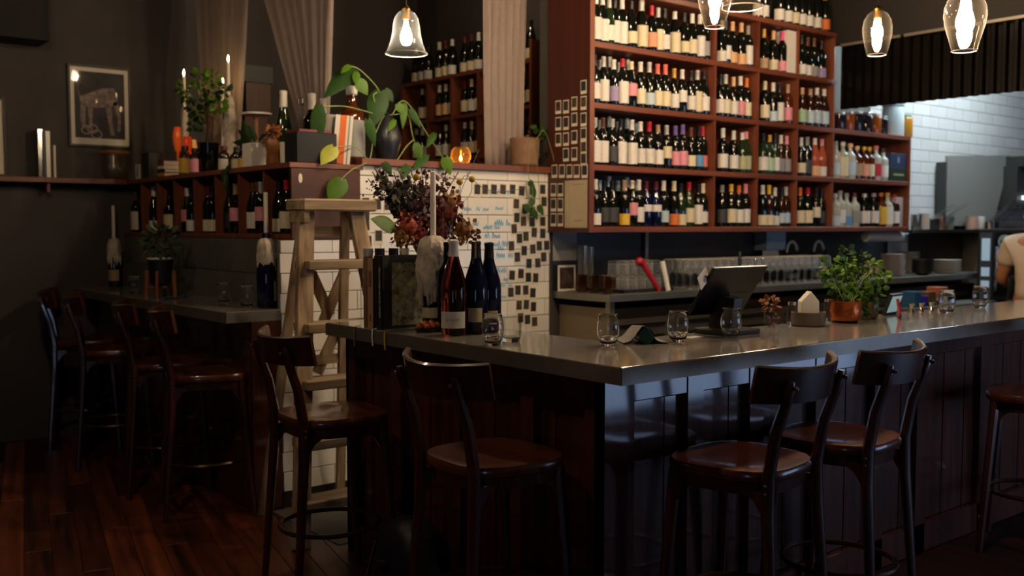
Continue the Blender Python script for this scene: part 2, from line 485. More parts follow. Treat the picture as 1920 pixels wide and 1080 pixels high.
# ceiling bulkhead over the kitchen pass
struct('wall_bulkhead', MB().box(6.95, YG, 2.95, 7.03, YW, ZC), mat('brown_black_paint', '17100d', 0.7), 'dark wall above the corrugated kitchen screen')
struct('trim_soffit', MB().box(-3, YFAR - 0.3, 2.80, on_y(92, 40, YFAR - 0.3).x, YFAR, ZC), M_ceil, 'black boxed soffit hanging in the corner of the ceiling')
cb = thing('corrugated_screen', 'dark corrugated metal screen hanging above the kitchen pass', 'screen', (6.95, 0.6, 2.44))
g = MB(); pr = []
y = YW - 0.42; k = 0
prof = [(0.0, 0.0), (0.022, 0.0), (0.034, 0.03), (0.06, 0.03), (0.072, 0.0)]
while y > -1.2:
    for dy, dx in prof[:4]: pr.append((6.955 + dx, y - dy))
    y -= 0.078
n = len(pr)
g.v = [(x, yy, 2.44) for x, yy in pr] + [(x, yy, 2.94) for x, yy in pr]
g.f = [(i, i+1, n+i+1, n+i) for i in range(n-1)]
so = O('corrugated_sheet', g, mat('dark_corrugated_metal', '1c1917', 0.24, metal=0.7), cb)
sm = so.modifiers.new('gauge', 'SOLIDIFY'); sm.thickness = 0.0015
for (a, b) in ((4.5, 4.0), (3.97, 3.4), (3.37, 2.5), (2.47, 1.2), (1.17, -1.2)):
    O('fixing_rail', MB().box(6.938, b, 2.925, 6.955, a, 2.945), mat('pale_metal_rail', '8c8278', 0.45, metal=0.6), cb)

# ================================================================== bar counters
HC = 1.08
BX, BY = 2.30, 2.35           # faces of the bar body
ct = thing('bar_counter', 'large zinc topped corner bar with dark panelled wooden front', 'bar', (2.4, 2.5, 0))
outer = [(2.22, 2.195), (9.2, 2.195), (9.2, 2.74), (2.68, 2.74), (2.68, 4.11), (2.22, 4.11)]
top = MB().prism(outer, HC - 0.055, HC)
O('zinc_top', top, M_zinc, ct, bev=0.003)
e = 0.0015
O('zinc_edging', MB().box(2.22 - e, 2.195 - e, HC - 0.058, 9.2, 2.195, HC - 0.004).box(2.22 - e, 2.195 - e, HC - 0.058, 2.22, 4.11, HC - 0.004).box(2.22 - e, 4.11, HC - 0.058, 2.68, 4.11 + e, HC - 0.004), M_zincedge, ct)
O('mitre_seam', MB().bar((2.225, 2.2, HC + 0.0004), (2.675, 2.735, HC + 0.0004), 0.004, 0.0008), M_zincedge, ct)
O('bar_body', MB().box(BX + 0.045, BY + 0.045, 0, 9.1, 2.70, HC - 0.055).box(BX + 0.045, BY + 0.045, 0, 2.64, 4.05, HC - 0.055), mat('bar_carcass', '1d0e08', 0.6), ct)
# front: posts, rails, boards
def frame_face(along_x, a0, stiles, z_top):
    f0 = BY if along_x else BX
    def bx(a, b, z0, z1, d0, d1):
        return MB().chamf(a, f0 + d0, z0, b, f0 + d1, z1, 0.004) if along_x else MB().chamf(f0 + d0, a, z0, f0 + d1, b, z1, 0.004)
    last = stiles[-1][1]
    O('top_rail', bx(stiles[0][1], last, 0.925, z_top, 0.004, 0.05), M_bar, ct)
    O('middle_rail', bx(stiles[0][1], last, 0.60, 0.665, 0.004, 0.05), M_bar, ct) if False else None
    O('plinth_rail', bx(stiles[0][1], last, 0.0, 0.14, 0.0, 0.05), M_bar, ct)
    for (a, b) in stiles: O('stile', bx(a, b, 0.0, z_top, 0.0, 0.05), M_bar, ct)
    for (_, a), (b, _) in zip(stiles, stiles[1:]):
        n = max(1, round((b - a) / 0.095)); w = (b - a) / n
        for k in range(n):
            O('board', bx(a + k*w + 0.0015, a + (k+1)*w - 0.0015, 0.14, 0.925, 0.030 + 0.003*(k % 2), 0.058), M_bar, ct)
sx = [(2.30, 2.44), (2.715, 2.80), (3.07, 3.155), (3.50, 3.585), (3.94, 4.025), (4.30, 4.39), (4.90, 5.0), (5.5, 5.6), (6.1, 6.2), (7.0, 7.1), (8.0, 8.1)]
frame_face(True, BX, sx, HC - 0.055)
sy = [(2.352, 2.45), (2.718, 2.79), (3.17, 3.245), (3.60, 3.68), (3.99, 4.07)]
frame_face(False, BY, sy, HC - 0.055)
O('end_panel', MB().box(BX, 4.05, 0, 2.64, 4.07, HC - 0.055), M_bar, ct)

c2 = thing('side_counter', 'narrow zinc topped counter along the charcoal tiled half wall', 'counter', (2.3, 6.2, 0))
O('zinc_top', MB().box(2.08, YW, HC - 0.055, XS + 0.012, YFAR - 0.03, HC), M_zinc, c2, bev=0.003)
O('zinc_edging', MB().box(2.08 - e, YW - e, HC - 0.058, 2.08, YFAR - 0.03, HC - 0.004).box(2.08 - e, YW - e, HC - 0.058, XS, YW, HC - 0.004), M_zincedge, c2)
O('counter_body', MB().box(2.24, YW + 0.02, 0, XS + 0.01, YFAR - 0.03, HC - 0.055), mat('bar_carcass', '1d0e08', 0.6), c2)
O('end_panel', MB().chamf(2.22, YW, 0, 2.385, YW + 0.02, HC - 0.055), M_bar, c2)
yy = YW + 0.02; k = 0
while yy < YFAR - 0.12:
    O('board', MB().chamf(2.222 + 0.003*(k % 2), yy, 0.0, 2.24, yy + 0.117, 0.93, 0.003), M_bar, c2); yy += 0.12; k += 1
O('top_rail', MB().chamf(2.212, YW + 0.02, 0.93, 2.24, YFAR - 0.03, HC - 0.055), M_bar, c2)

# ================================================================== tall wine bookcase
YB = 4.53
LV = [1.523, 1.910, 2.295, 2.672, 3.035]
XB = [4.30, 5.485, 5.965, 6.445, 6.92, 8.07]
bk = thing('wine_bookcase', 'tall red brown wooden wine bookcase behind the bar', 'bookcase', (6.0, 4.7, 1.5))
T = 0.018
O('back_board', MB().box(XB[0], YW - 0.02, 1.5, XB[4], YW - 0.003, 3.05).box(XB[4], YW - 0.02, 1.5, XB[5], YW - 0.003, 2.31), M_caseback, bk)
for i, z in enumerate(LV):
    O('shelf_board', MB().chamf(XB[0], YB, z - 0.036, XB[5] if i < 3 else XB[4] + T, YW - 0.02, z, 0.003), M_case, bk)
O('side_panel', MB().chamf(XB[0] - T, YB - 0.004, 1.487, XB[0] + T, YW - 0.003, 3.5, 0.002), M_panelwood, bk)
O('front_edging', MB().box(XB[0] - T - 0.001, YB - 0.010, 1.487, XB[0] + T + 0.001, YB - 0.004, 3.5), M_casez, bk)
for i in (1, 2, 3, 4):
    for r in range(4):
        O('divider', MB().chamf(XB[i] - T/2, YB + 0.002, LV[r], XB[i] + T/2, YW - 0.02, LV[r+1] - 0.036, 0.003), M_casez, bk)
O('side_panel', MB().chamf(XB[5] - T, YB, 1.487, XB[5] + 0.004, YW - 0.003, 2.295, 0.003), M_casez, bk)

# ================================================================== bottle niche of the half wall
nz0, nz1 = 1.455, 1.87
ns = thing('bottle_niche', 'low red brown wine niche with upright dividers on half wall', 'wall shelf', (2.6, 6.3, nz0))
O('base_board', MB().chamf(XS, YW + 0.02, nz0, 2.88, YFAR, nz0 + 0.028, 0.003), M_case, ns)
O('top_board', MB().chamf(XS - 0.01, YW - 0.004, nz1 - 0.03, 2.90, YFAR, nz1, 0.003), M_case, ns)
O('back_board', MB().box(2.70, YW + 0.02, nz0 + 0.028, 2.88, YFAR, nz1 - 0.03), M_caseback, ns)
ND = [4.95, 5.275, 5.618, 5.96, 6.31, 6.66, 6.99, 7.31]
for yv in ND[1:]:
    O('divider', MB().chamf(XS + 0.005, yv - 0.008, nz0 + 0.028, 2.70, yv + 0.008, nz1 - 0.03, 0.002), M_casez, ns)
O('end_panel', MB().chamf(XS, YW, nz0, 2.885, YW + 0.02, nz1 - 0.03, 0.003), wood('plain_end_panel', '4e2613', '3c1a0d', 0.6, 'x', 3, rnd=0), ns)
kp = on_y(563, 334, YW)
O('keyhole_plate', MB().prism([(kp.x + 0.012*math.cos(a*PI/6), kp.z + 0.026*math.sin(a*PI/6)) for a in range(12)], 0, 0.003).xf(Matrix(((1,0,0,0),(0,0,1,YW-0.003),(0,1,0,0),(0,0,0,1)))), M_paper, ns)

# ================================================================== second wine case in the curtained room
X2 = 4.80
L2 = [1.42, 1.757, 2.094, 2.431, 2.768]
Y2 = [5.71, 6.03, 6.36, 6.72, 7.07, 7.46]
b2 = thing('back_room_bookcase', 'dim wine rack of red brown wood seen past the curtains', 'bookcase', (4.95, 6.6, 0))
O('back_board', MB().box(5.08, Y2[0], 0.3, 5.10, Y2[-1], L2[-1]), M_caseback, b2)
for z in L2: O('shelf_board', MB().box(X2, Y2[0], z - 0.028, 5.08, Y2[-1], z), M_case, b2)
for yv in Y2[1:]: O('divider', MB().box(X2 - 0.002, yv - 0.012, 0.3, 5.08, yv + 0.012, L2[-1] - 0.028), M_casez, b2)
O('divider', MB().box(X2 - 0.002, Y2[0] - 0.012, 0.3, 5.08, Y2[0] + 0.012, L2[-1] + 0.14), M_casez, b2)
O('plinth', MB().box(X2 + 0.02, Y2[0], 0, 5.10, Y2[-1], 0.3), M_caseback, b2)

# ================================================================== back counter below the bookcase
bc = thing('back_counter', 'steel topped back counter with fridge doors below the bookcase', 'counter', (6.0, 4.6, 0))
ZB = 1.10
O('steel_top', MB().box(4.33, 4.39, ZB - 0.045, 9.3, YW - 0.004, ZB), M_steeldull, bc, bev=0.002)
O('carcass', MB().box(4.40, 4.50, 0.05, 9.2, YW - 0.01, ZB - 0.10), mat('counter_carcass', '4b4640', 0.5, metal=0.5), bc)
O('end_panel', MB().box(4.38, 4.44, 0, 4.40, YW - 0.01, ZB - 0.09), mat('bronze_laminate', '7a6850', 0.4), bc)
O('corner_leg', MB().box(4.375, 4.43, 0, 4.415, 4.47, ZB - 0.045), M_steeldull, bc)
x = 4.43
while x < 9.0:
    d = O('fridge_door', MB().chamf(x, 4.475, 0.12, x + 0.55, 4.50, 0.93, 0.004), M_steeldull, bc)
    for k in range(5): O('louvre', MB().box(x + 0.06, 4.468, 0.62 + k*0.045, x + 0.49, 4.478, 0.64 + k*0.045), M_steel, d)
    O('door_pull', MB().box(x + 0.06, 4.462, 0.88, x + 0.49, 4.476, 0.90), M_steel, d)
    x += 0.58
struct('wall_splash', MB().box(4.32, YW - 0.004, ZB, 8.4, YW, 1.49), mat('dark_splashback', '24272b', 0.35), 'dark splashback between back counter and bookcase')
mt = solo('rubber_bar_mat', MB().box(2.30, 4.16, 0, 4.3, 4.88, 0.004), mat('grey_mat', '57524a', 0.7, bump=0.3, bscale=40), 'grey floor mat in the gap behind the step ladder', 'mat', (2.3, 4.16, 0))

# ledge with pictures on the far wall
lg = thing('picture_ledge', 'long red brown wooden ledge on the charcoal far wall', 'shelf', (1.0, YFAR - 0.1, 1.83))
O('ledge_board', MB().chamf(-2.9, YFAR - 0.16, 1.835, XS - 0.02, YFAR, 1.872, 0.003), M_case, lg)
for xx in (-1.6, 0.2, 1.9): O('ledge_bracket', MB().box(xx, YFAR - 0.12, 1.77, xx + 0.02, YFAR, 1.835), M_case, lg)

# ================================================================== bar stools
def stool_parts(root):
    def poly_seat():
        pts = []
        for k in range(28):
            a = 2*PI*k/28
            r = 0.215 / (abs(math.cos(a))**3.2 + abs(math.sin(a))**3.2) ** (1/3.2)
            w = 1.0 + 0.07*math.sin(a)
            pts.append((r*math.cos(a)*w, r*math.sin(a)*0.97))
        return pts
    P = poly_seat()
    s = MB(); n = len(P)
    rings = [(0.90, 0.712), (0.985, 0.718), (1.0, 0.730), (1.0, 0.742), (0.975, 0.751), (0.88, 0.753), (0.6, 0.746), (0.3, 0.742)]
    vs = []; fs = []
    for sc, z in rings: vs += [(x*sc, y*sc, z) for x, y in P]
    for i in range(len(rings)-1):
        for k in range(n): fs.append((i*n+k, i*n+(k+1) % n, (i+1)*n+(k+1) % n, (i+1)*n+k))
    fs.append(tuple(reversed(range(n)))); fs.append(tuple((len(rings)-1)*n+k for k in range(n)))
    s.add(vs, fs)
    O('seat', s, M_seat, root, smooth=True, local=True)
    ap = MB(); vs = []; fs = []
    for sc, z in ((0.93, 0.712), (0.90, 0.672), (0.80, 0.672), (0.82, 0.712)): vs += [(x*sc, y*sc, z) for x, y in P]
    for i in range(3):
        for k in range(n): fs.append((i*n+k, (i+1)*n+k, (i+1)*n+(k+1) % n, i*n+(k+1) % n))
    O('apron', ap.add(vs, fs), M_stool, root, smooth=True, local=True)
    for sx in (-1, 1):
        pts = [(sx*0.190, -0.235, 0.0), (sx*0.180, -0.212, 0.30), (sx*0.168, -0.190, 0.60), (sx*0.163, -0.188, 0.74), (sx*0.166, -0.212, 0.88), (sx*0.170, -0.247, 0.98), (sx*0.172, -0.262, 1.03), (sx*0.172, -0.266, 1.05)]
        O('back_post', MB().tube(pts, [0.017, 0.020, 0.0245, 0.0245, 0.022, 0.020, 0.018, 0.012], 8, flat=0.85), M_stool, root, smooth=True, local=True)
        pts = [(sx*0.195, 0.205, 0.0), (sx*0.180, 0.182, 0.35), (sx*0.160, 0.158, 0.715)]
        O('front_leg', MB().tube(pts, [0.016, 0.020, 0.0225], 8), M_stool, root, smooth=True, local=True)
        for (ya, yb) in ((-0.185, -0.085), (0.155, 0.06)):
            zz = 0.69
            br = MB()
            pp = [(sx*0.164, ya, zz-0.10), (sx*0.164, ya, zz), (sx*0.164, yb, zz), (sx*0.164, ya + (yb-ya)*0.42, zz-0.035)]
            v = [(x-0.008, y, z) for x, y, z in pp] + [(x+0.008, y, z) for x, y, z in pp]
            O('corner_bracket', br.add(v, [(3,2,1,0), (4,5,6,7), (0,1,5,4), (1,2,6,5), (2,3,7,6), (3,0,4,7)]), M_stool, root, local=True)
    rail = MB(); vs = []; fs = []; m = 15
    for k in range(m):
        t = -1 + 2*k/(m-1)
        x = 0.25*t; y = -0.281 + 0.10*abs(t)**2.2; h0 = 0.974 + 0.008*abs(t)**3; h1 = 1.086 + 0.016*abs(t)**2
        dx, dy = 0.25, 0.10*2.2*abs(t)**1.2*(1 if t > 0 else -1); L = math.hypot(dx, dy); nx, ny = -dy/L*0.011, dx/L*0.011
        for (sg, z) in ((-1, h0), (1, h0), (1, h1-0.006), (0.4, h1), (-0.4, h1), (-1, h1-0.006)):
            vs.append((x + nx*sg, y + ny*sg - (z-1.06)*0.18, z))
    q = 6
    for k in range(m-1):
        for j in range(q): fs.append((k*q+j, (k+1)*q+j, (k+1)*q+(j+1) % q, k*q+(j+1) % q))
    fs.append(tuple(range(q))); fs.append(tuple(reversed([(m-1)*q+j for j in range(q)])))
    O('back_rail', rail.add(vs, fs), M_stool, root, smooth=True, local=True)
    ring = [(0.196*math.cos(2*PI*k/28)*1.02, -0.012 + 0.208*math.sin(2*PI*k/28), 0.275) for k in range(28)]
    O('foot_ring', MB().tube(ring, 0.0105, 6, closed=True, up=(0,0,1)), mat('worn_footring', '4a3018', 0.28, metal=0.5), root, smooth=True, local=True)
    for sx in (-1, 1):
        bb = MB()
        for (y, z) in ((-0.282, 1.028),): bb.ball((sx*0.172, y, z), 0.008, 6, 4)
        O('bolt', bb, mat('dull_bolt', '6a5444', 0.35, metal=0.6), root, smooth=True, local=True)
        bb = MB()
        for z in (0.69, 0.715): bb.ball((sx*0.190, -0.190, z), 0.006, 6, 4)
        O('bolt', bb, mat('dull_bolt', '6a5444', 0.35, metal=0.6), root, smooth=True, local=True)

stools = [   # x, y, turn (0 = facing +Y), label
    (2.02, 3.70, -PI/2 - 0.10, 'dark wooden bar stool beside the step ladder, at the open bar end'),
    (2.07, 2.66, -PI/2 - 0.05, 'dark wooden bar stool below the rose wine bottle, seat catching light'),
    (2.69, 2.09, 0.14, 'dark wooden bar stool on the long bar front, first from the bar corner'),
    (3.27, 2.10, 0.14, 'dark wooden bar stool on the long bar front, second from the corner'),
    (4.84, 2.06, 0.35, 'dark wooden bar stool on the long bar front, last before the picture edge'),
    (2.07, 5.17, -PI/2 - 0.28, 'dim wooden bar stool at the wall counter, first from its open end'),
    (2.06, 5.73, -PI/2 - 0.26, 'dim wooden bar stool at the wall counter, second from its open end'),
    (2.02, 6.55, -PI/2 - 0.28, 'dim wooden bar stool at the wall counter, third from its open end'),
    (2.03, 7.22, -PI/2 - 0.30, 'dim wooden bar stool at the wall counter, beside the far wall'),
]
proto = None
for (x, y, rz, lab) in stools:
    if proto is None:
        proto = thing('bar_stool', lab, 'bar stool', (x, y, 0), rz, 'bentwood bar stools')
        ORI[proto.name] = (0,0,0); stool_parts(proto)
    else:
        c = dup(proto, (x, y, 0), rz); c['label'] = lab

# ================================================================== pendant lamps
def bulb_prof(s=1.0):
    return [(0.010*s, 0.0), (0.012*s, -0.02*s), (0.022*s, -0.045*s), (0.029*s, -0.07*s), (0.029*s, -0.09*s), (0.020*s, -0.112*s), (1e-5, -0.12*s)]
def pendant(name, label, c, prof, cat='pendant lamp', glassm=None, bulb_dz=0.0, s=1.0, facet=24, watt=1.0):
    """c: centre of the shade's lower rim; prof: (r, z) of the shade from rim upward"""
    t = thing(name, label, cat, tuple(c), 0, 'hanging glass lamps')
    ztop = c[2] + prof[-1][1]
    x, y = c[0], c[1]
    O('shade', MB().lathe([(r, z) for r, z in prof], facet, c, open_ends=True), glassm or M_smoke, t, smooth=True)
    O('rim', MB().tube([(x + prof[0][0]*math.cos(2*PI*k/24), y + prof[0][0]*math.sin(2*PI*k/24), c[2]) for k in range(24)], 0.0022*s, 5, closed=True, up=(0,0,1)), mat('glass_rim_highlight', 'cfc4b0', 0.15, spec=0.8), t, smooth=True)
    O('lamp_holder', MB().lathe([(0.018, -0.045), (0.022, -0.04), (0.022, 0.01), (0.012, 0.02), (0.005, 0.03)], 12, (x, y, ztop)), M_brass, t, smooth=True)
    O('bulb', MB().lathe(list(reversed([(r*s, z*s + bulb_dz) for r, z in bulb_prof()])), 12, (x, y, ztop - 0.045)), M_bulb if watt == 1.0 else glow('lit_bulb_%d' % (watt*100), (1.0, 0.83, 0.62), BULB_W*watt), t, smooth=True)
    O('cord', MB().tube([(x, y, ztop + 0.02), (x, y, ZC)], 0.003, 5), M_black, t)
    O('ceiling_rose', MB().lathe([(0.045, -0.02), (0.045, 0.0)], 16, (x, y, ZC)), M_black, t)
    return t
tulip = [(0.052, 0.0), (0.066, 0.05), (0.078, 0.11), (0.080, 0.15), (0.074, 0.19), (0.055, 0.225), (0.026, 0.245)]
facet = [(0.046, 0.0), (0.058, 0.045), (0.074, 0.10), (0.079, 0.135), (0.076, 0.17), (0.060, 0.21), (0.026, 0.245)]
bell = [(0.108, 0.0), (0.100, 0.012), (0.086, 0.045), (0.074, 0.09), (0.068, 0.14), (0.060, 0.18), (0.042, 0.205), (0.022, 0.215)]
def lamp_pos(px, py, depth):
    d = ray(px, py); return EYE + d * (depth / d.dot(_F))
pendant('bell_pendant_lamp', 'bell shaped smoky glass pendant lamp beside the curtains', lamp_pos(762, 101, 5.05), bell, glassm=M_frost, bulb_dz=-0.01, watt=0.5)
pendant('tulip_pendant_lamp', 'smooth tulip glass pendant lamp in front of the corrugated screen', lamp_pos(1644, 103, 5.6), tulip)
pendant('facet_pendant_lamp', 'faceted glass pendant lamp highest above the kitchen pass', lamp_pos(1808, 96, 3.85), facet, facet=12, s=1.15)
pendant('facet_pendant_lamp', 'faceted glass pendant lamp hanging before the wide wine shelf', lamp_pos(1340, 51, 4.6), facet, facet=12)
pendant('wire_pendant_lamp', 'ribbed glass pendant lamp cropped above the wine shelf edge', lamp_pos(1390, 14, 5.2), bell, facet=12)
# unseen lamps added above the frame to brighten bar, niche and stools
for k, (x, y, z, wt, lab) in enumerate([(3.3, 3.5, 3.08, 1.9, 'added unseen tulip pendant lamp over the service side of the bar'), (1.1, 5.2, 2.72, 0.5, 'added unseen tulip pendant lamp over the stools of the wall counter'), (5.9, 3.6, 3.25, 0.7, 'added unseen tulip pendant lamp before the middle bays of the bookcase'), (0.75, 3.3, 3.0, 1.3, 'added unseen tulip pendant lamp over the open floor by the stools')]):
    pendant('tulip_pendant_lamp', lab, (x, y, z), tulip, watt=wt)
# kitchen tube, and an unseen lamp added to light curtains and back room
tb = thing('kitchen_tube_light', 'white tube light on the kitchen ceiling', 'ceiling light', (8.8, 3.9, 3.3))
O('tube', MB().tube([(7.6, 3.9, 3.3), (10.0, 3.9, 3.3)], 0.02, 8), glow('kitchen_tube_glow', (0.72, 0.88, 1.0), KITCHEN_W), tb)
O('fitting', MB().box(7.55, 3.85, 3.32, 10.05, 3.95, 3.70), M_white, tb)
pendant('tulip_pendant_lamp', 'added unseen tulip pendant lamp lighting the curtained back room', (4.25, 5.65, 3.32), tulip, watt=0.5)

# ================================================================== wine bottles
KIND = {
 'bordeaux': [(0.034, 0.0), (0.0375, 0.006), (0.0375, 0.185), (0.034, 0.203), (0.022, 0.222), (0.0155, 0.238), (0.0140, 0.288), (0.0155, 0.290), (0.0155, 0.300), (0.011, 0.302)],
 'burgundy': [(0.037, 0.0), (0.0405, 0.006), (0.0405, 0.150), (0.038, 0.172), (0.030, 0.200), (0.021, 0.226), (0.0160, 0.248), (0.0140, 0.286), (0.0155, 0.288), (0.0155, 0.297), (0.011, 0.299)],
 'flute': [(0.034, 0.0), (0.0365, 0.006), (0.0365, 0.150), (0.033, 0.185), (0.025, 0.225), (0.0165, 0.262), (0.0140, 0.315), (0.0155, 0.318), (0.0155, 0.328), (0.011, 0.330)],
 'champagne': [(0.039, 0.0), (0.0430, 0.006), (0.0430, 0.160), (0.039, 0.190), (0.029, 0.222), (0.019, 0.250), (0.0165, 0.290), (0.0185, 0.295), (0.0180, 0.315), (0.012, 0.320)],
 'spirit': [(0.040, 0.0), (0.0430, 0.006), (0.0430, 0.160), (0.038, 0.180), (0.018, 0.198), (0.0150, 0.215), (0.0150, 0.235), (0.0185, 0.237), (0.0185, 0.262), (0.012, 0.264)],
 'squat': [(0.036, 0.0), (0.0385, 0.005), (0.0385, 0.105), (0.034, 0.125), (0.020, 0.140), (0.0185, 0.150), (0.0205, 0.152), (0.0205, 0.175), (0.015, 0.177)],
}
CAPZ = {'bordeaux': 0.238, 'burgundy': 0.240, 'flute': 0.262, 'champagne': 0.232, 'spirit': 0.232, 'squat': 0.149}
GL = {'dark': mat('black_green_bottle_glass', '0d100c', 0.07, spec=0.6), 'green': mat('green_bottle_glass', '1f2e16', 0.08, spec=0.6),
      'brown': mat('brown_bottle_glass', '2b140a', 0.08, spec=0.6), 'blue': mat('blue_black_bottle_glass', '0c1230', 0.07, spec=0.6),
      'pale': mat('pale_bottle_glass', '8d8f72', 0.08, spec=0.6), 'rose': mat('rose_bottle_glass', '9c4a34', 0.08, spec=0.6),
      'amber': mat('amber_bottle_glass', '4c200a', 0.08, spec=0.6), 'clear': mat('gin_clear_bottle', 'a7a89c', 0.08, spec=0.6)}
COLS = {'white': 'd8d2c8', 'cream': 'd6c9a6', 'grey': '8c8a86', 'pink': 'd98a98', 'salmon': 'e09a78', 'peach': 'd9a878', 'blue': '5a8fb8', 'pale blue': 'b4c8d2', 'red': 'b3202a',
        'gold': 'c79a3c', 'yellow': 'd9ae3a', 'orange': 'd4702a', 'tan': 'a98a68', 'green': 'a9ad84', 'mint': '9fbf9a', 'lilac': '9a8ab0', 'purple': '6a5a96', 'black': '17171a', 'charcoal': '38383a', 'brown': '5a3826', 'hot pink': 'd8488c', 'coral': 'd86a5c', 'silver': 'b9b6b0', 'maroon': '5a1622', 'dark': '17171a'}
_bm = {}; _lm = {}; _cm = {}
def lab_mat(c):
    return mat('label_paper_' + c.replace(' ', '_'), COLS[c], 0.6, var=0.14, vscale=60, rnd=0.06)
def cap_mat(c):
    return mat('capsule_foil_' + c.replace(' ', '_'), COLS[c], 0.35, metal=0.25 if c in ('gold', 'silver') else 0.0)
def bottle_mesh(kind):
    if kind not in _bm: _bm[kind] = MB().lathe(KIND[kind], 14).mesh('bottle_' + kind, GL['dark'], True)
    return _bm[kind]
def label_mesh(kind, z0, z1, arc):
    k = (kind, z0, z1, arc)
    if k not in _lm:
        R = max(r for r, z in KIND[kind]) + 0.0007; m = 9; vs = []; fs = []
        for i in range(m):
            a = -PI/2 + math.radians(arc) * (-1 + 2*i/(m-1))
            vs += [(R*math.cos(a), R*math.sin(a), z0), (R*math.cos(a), R*math.sin(a), z1)]
        fs = [(2*i, 2*i+2, 2*i+3, 2*i+1) for i in range(m-1)]
        _lm[k] = MB().add(vs, fs).mesh('bottle_label', lab_mat('white'), True)
    return _lm[k]
def cap_mesh(kind):
    if kind not in _cm:
        p = [(r + 0.0008, z) for r, z in KIND[kind] if z >= CAPZ[kind] - 1e-4]
        p[-1] = (p[-1][0], p[-1][1] + 0.0012)
        p.insert(0, (p[0][0] - 0.0006 + 0.0004, p[0][1] - 0.001))
        _cm[kind] = MB().lathe(p, 12).mesh('capsule', cap_mat('white'), True)
    return _cm[kind]
def bottle(loc, label, kind='bordeaux', glass='dark', lab='white', cap='black', lz=(0.03, 0.125), rz=0.0, group=None, arc=78, s=1.0, name='wine_bottle', neck=None):
    o = O(name, bottle_mesh(kind), GL[glass]); o.location = loc; o.rotation_euler = (0, 0, rz); o.scale = (s, s, s)
    tag(o, label, 'bottle', group)
    if lab: O('bottle_label', label_mesh(kind, lz[0], lz[1], arc), lab_mat(lab), o, local=True)
    if neck: O('neck_label', label_mesh(kind, neck[0], neck[1], 60), lab_mat(neck[2]), o, local=True)
    if cap: O('capsule', cap_mesh(kind), cap_mat(cap), o, local=True)
    return o

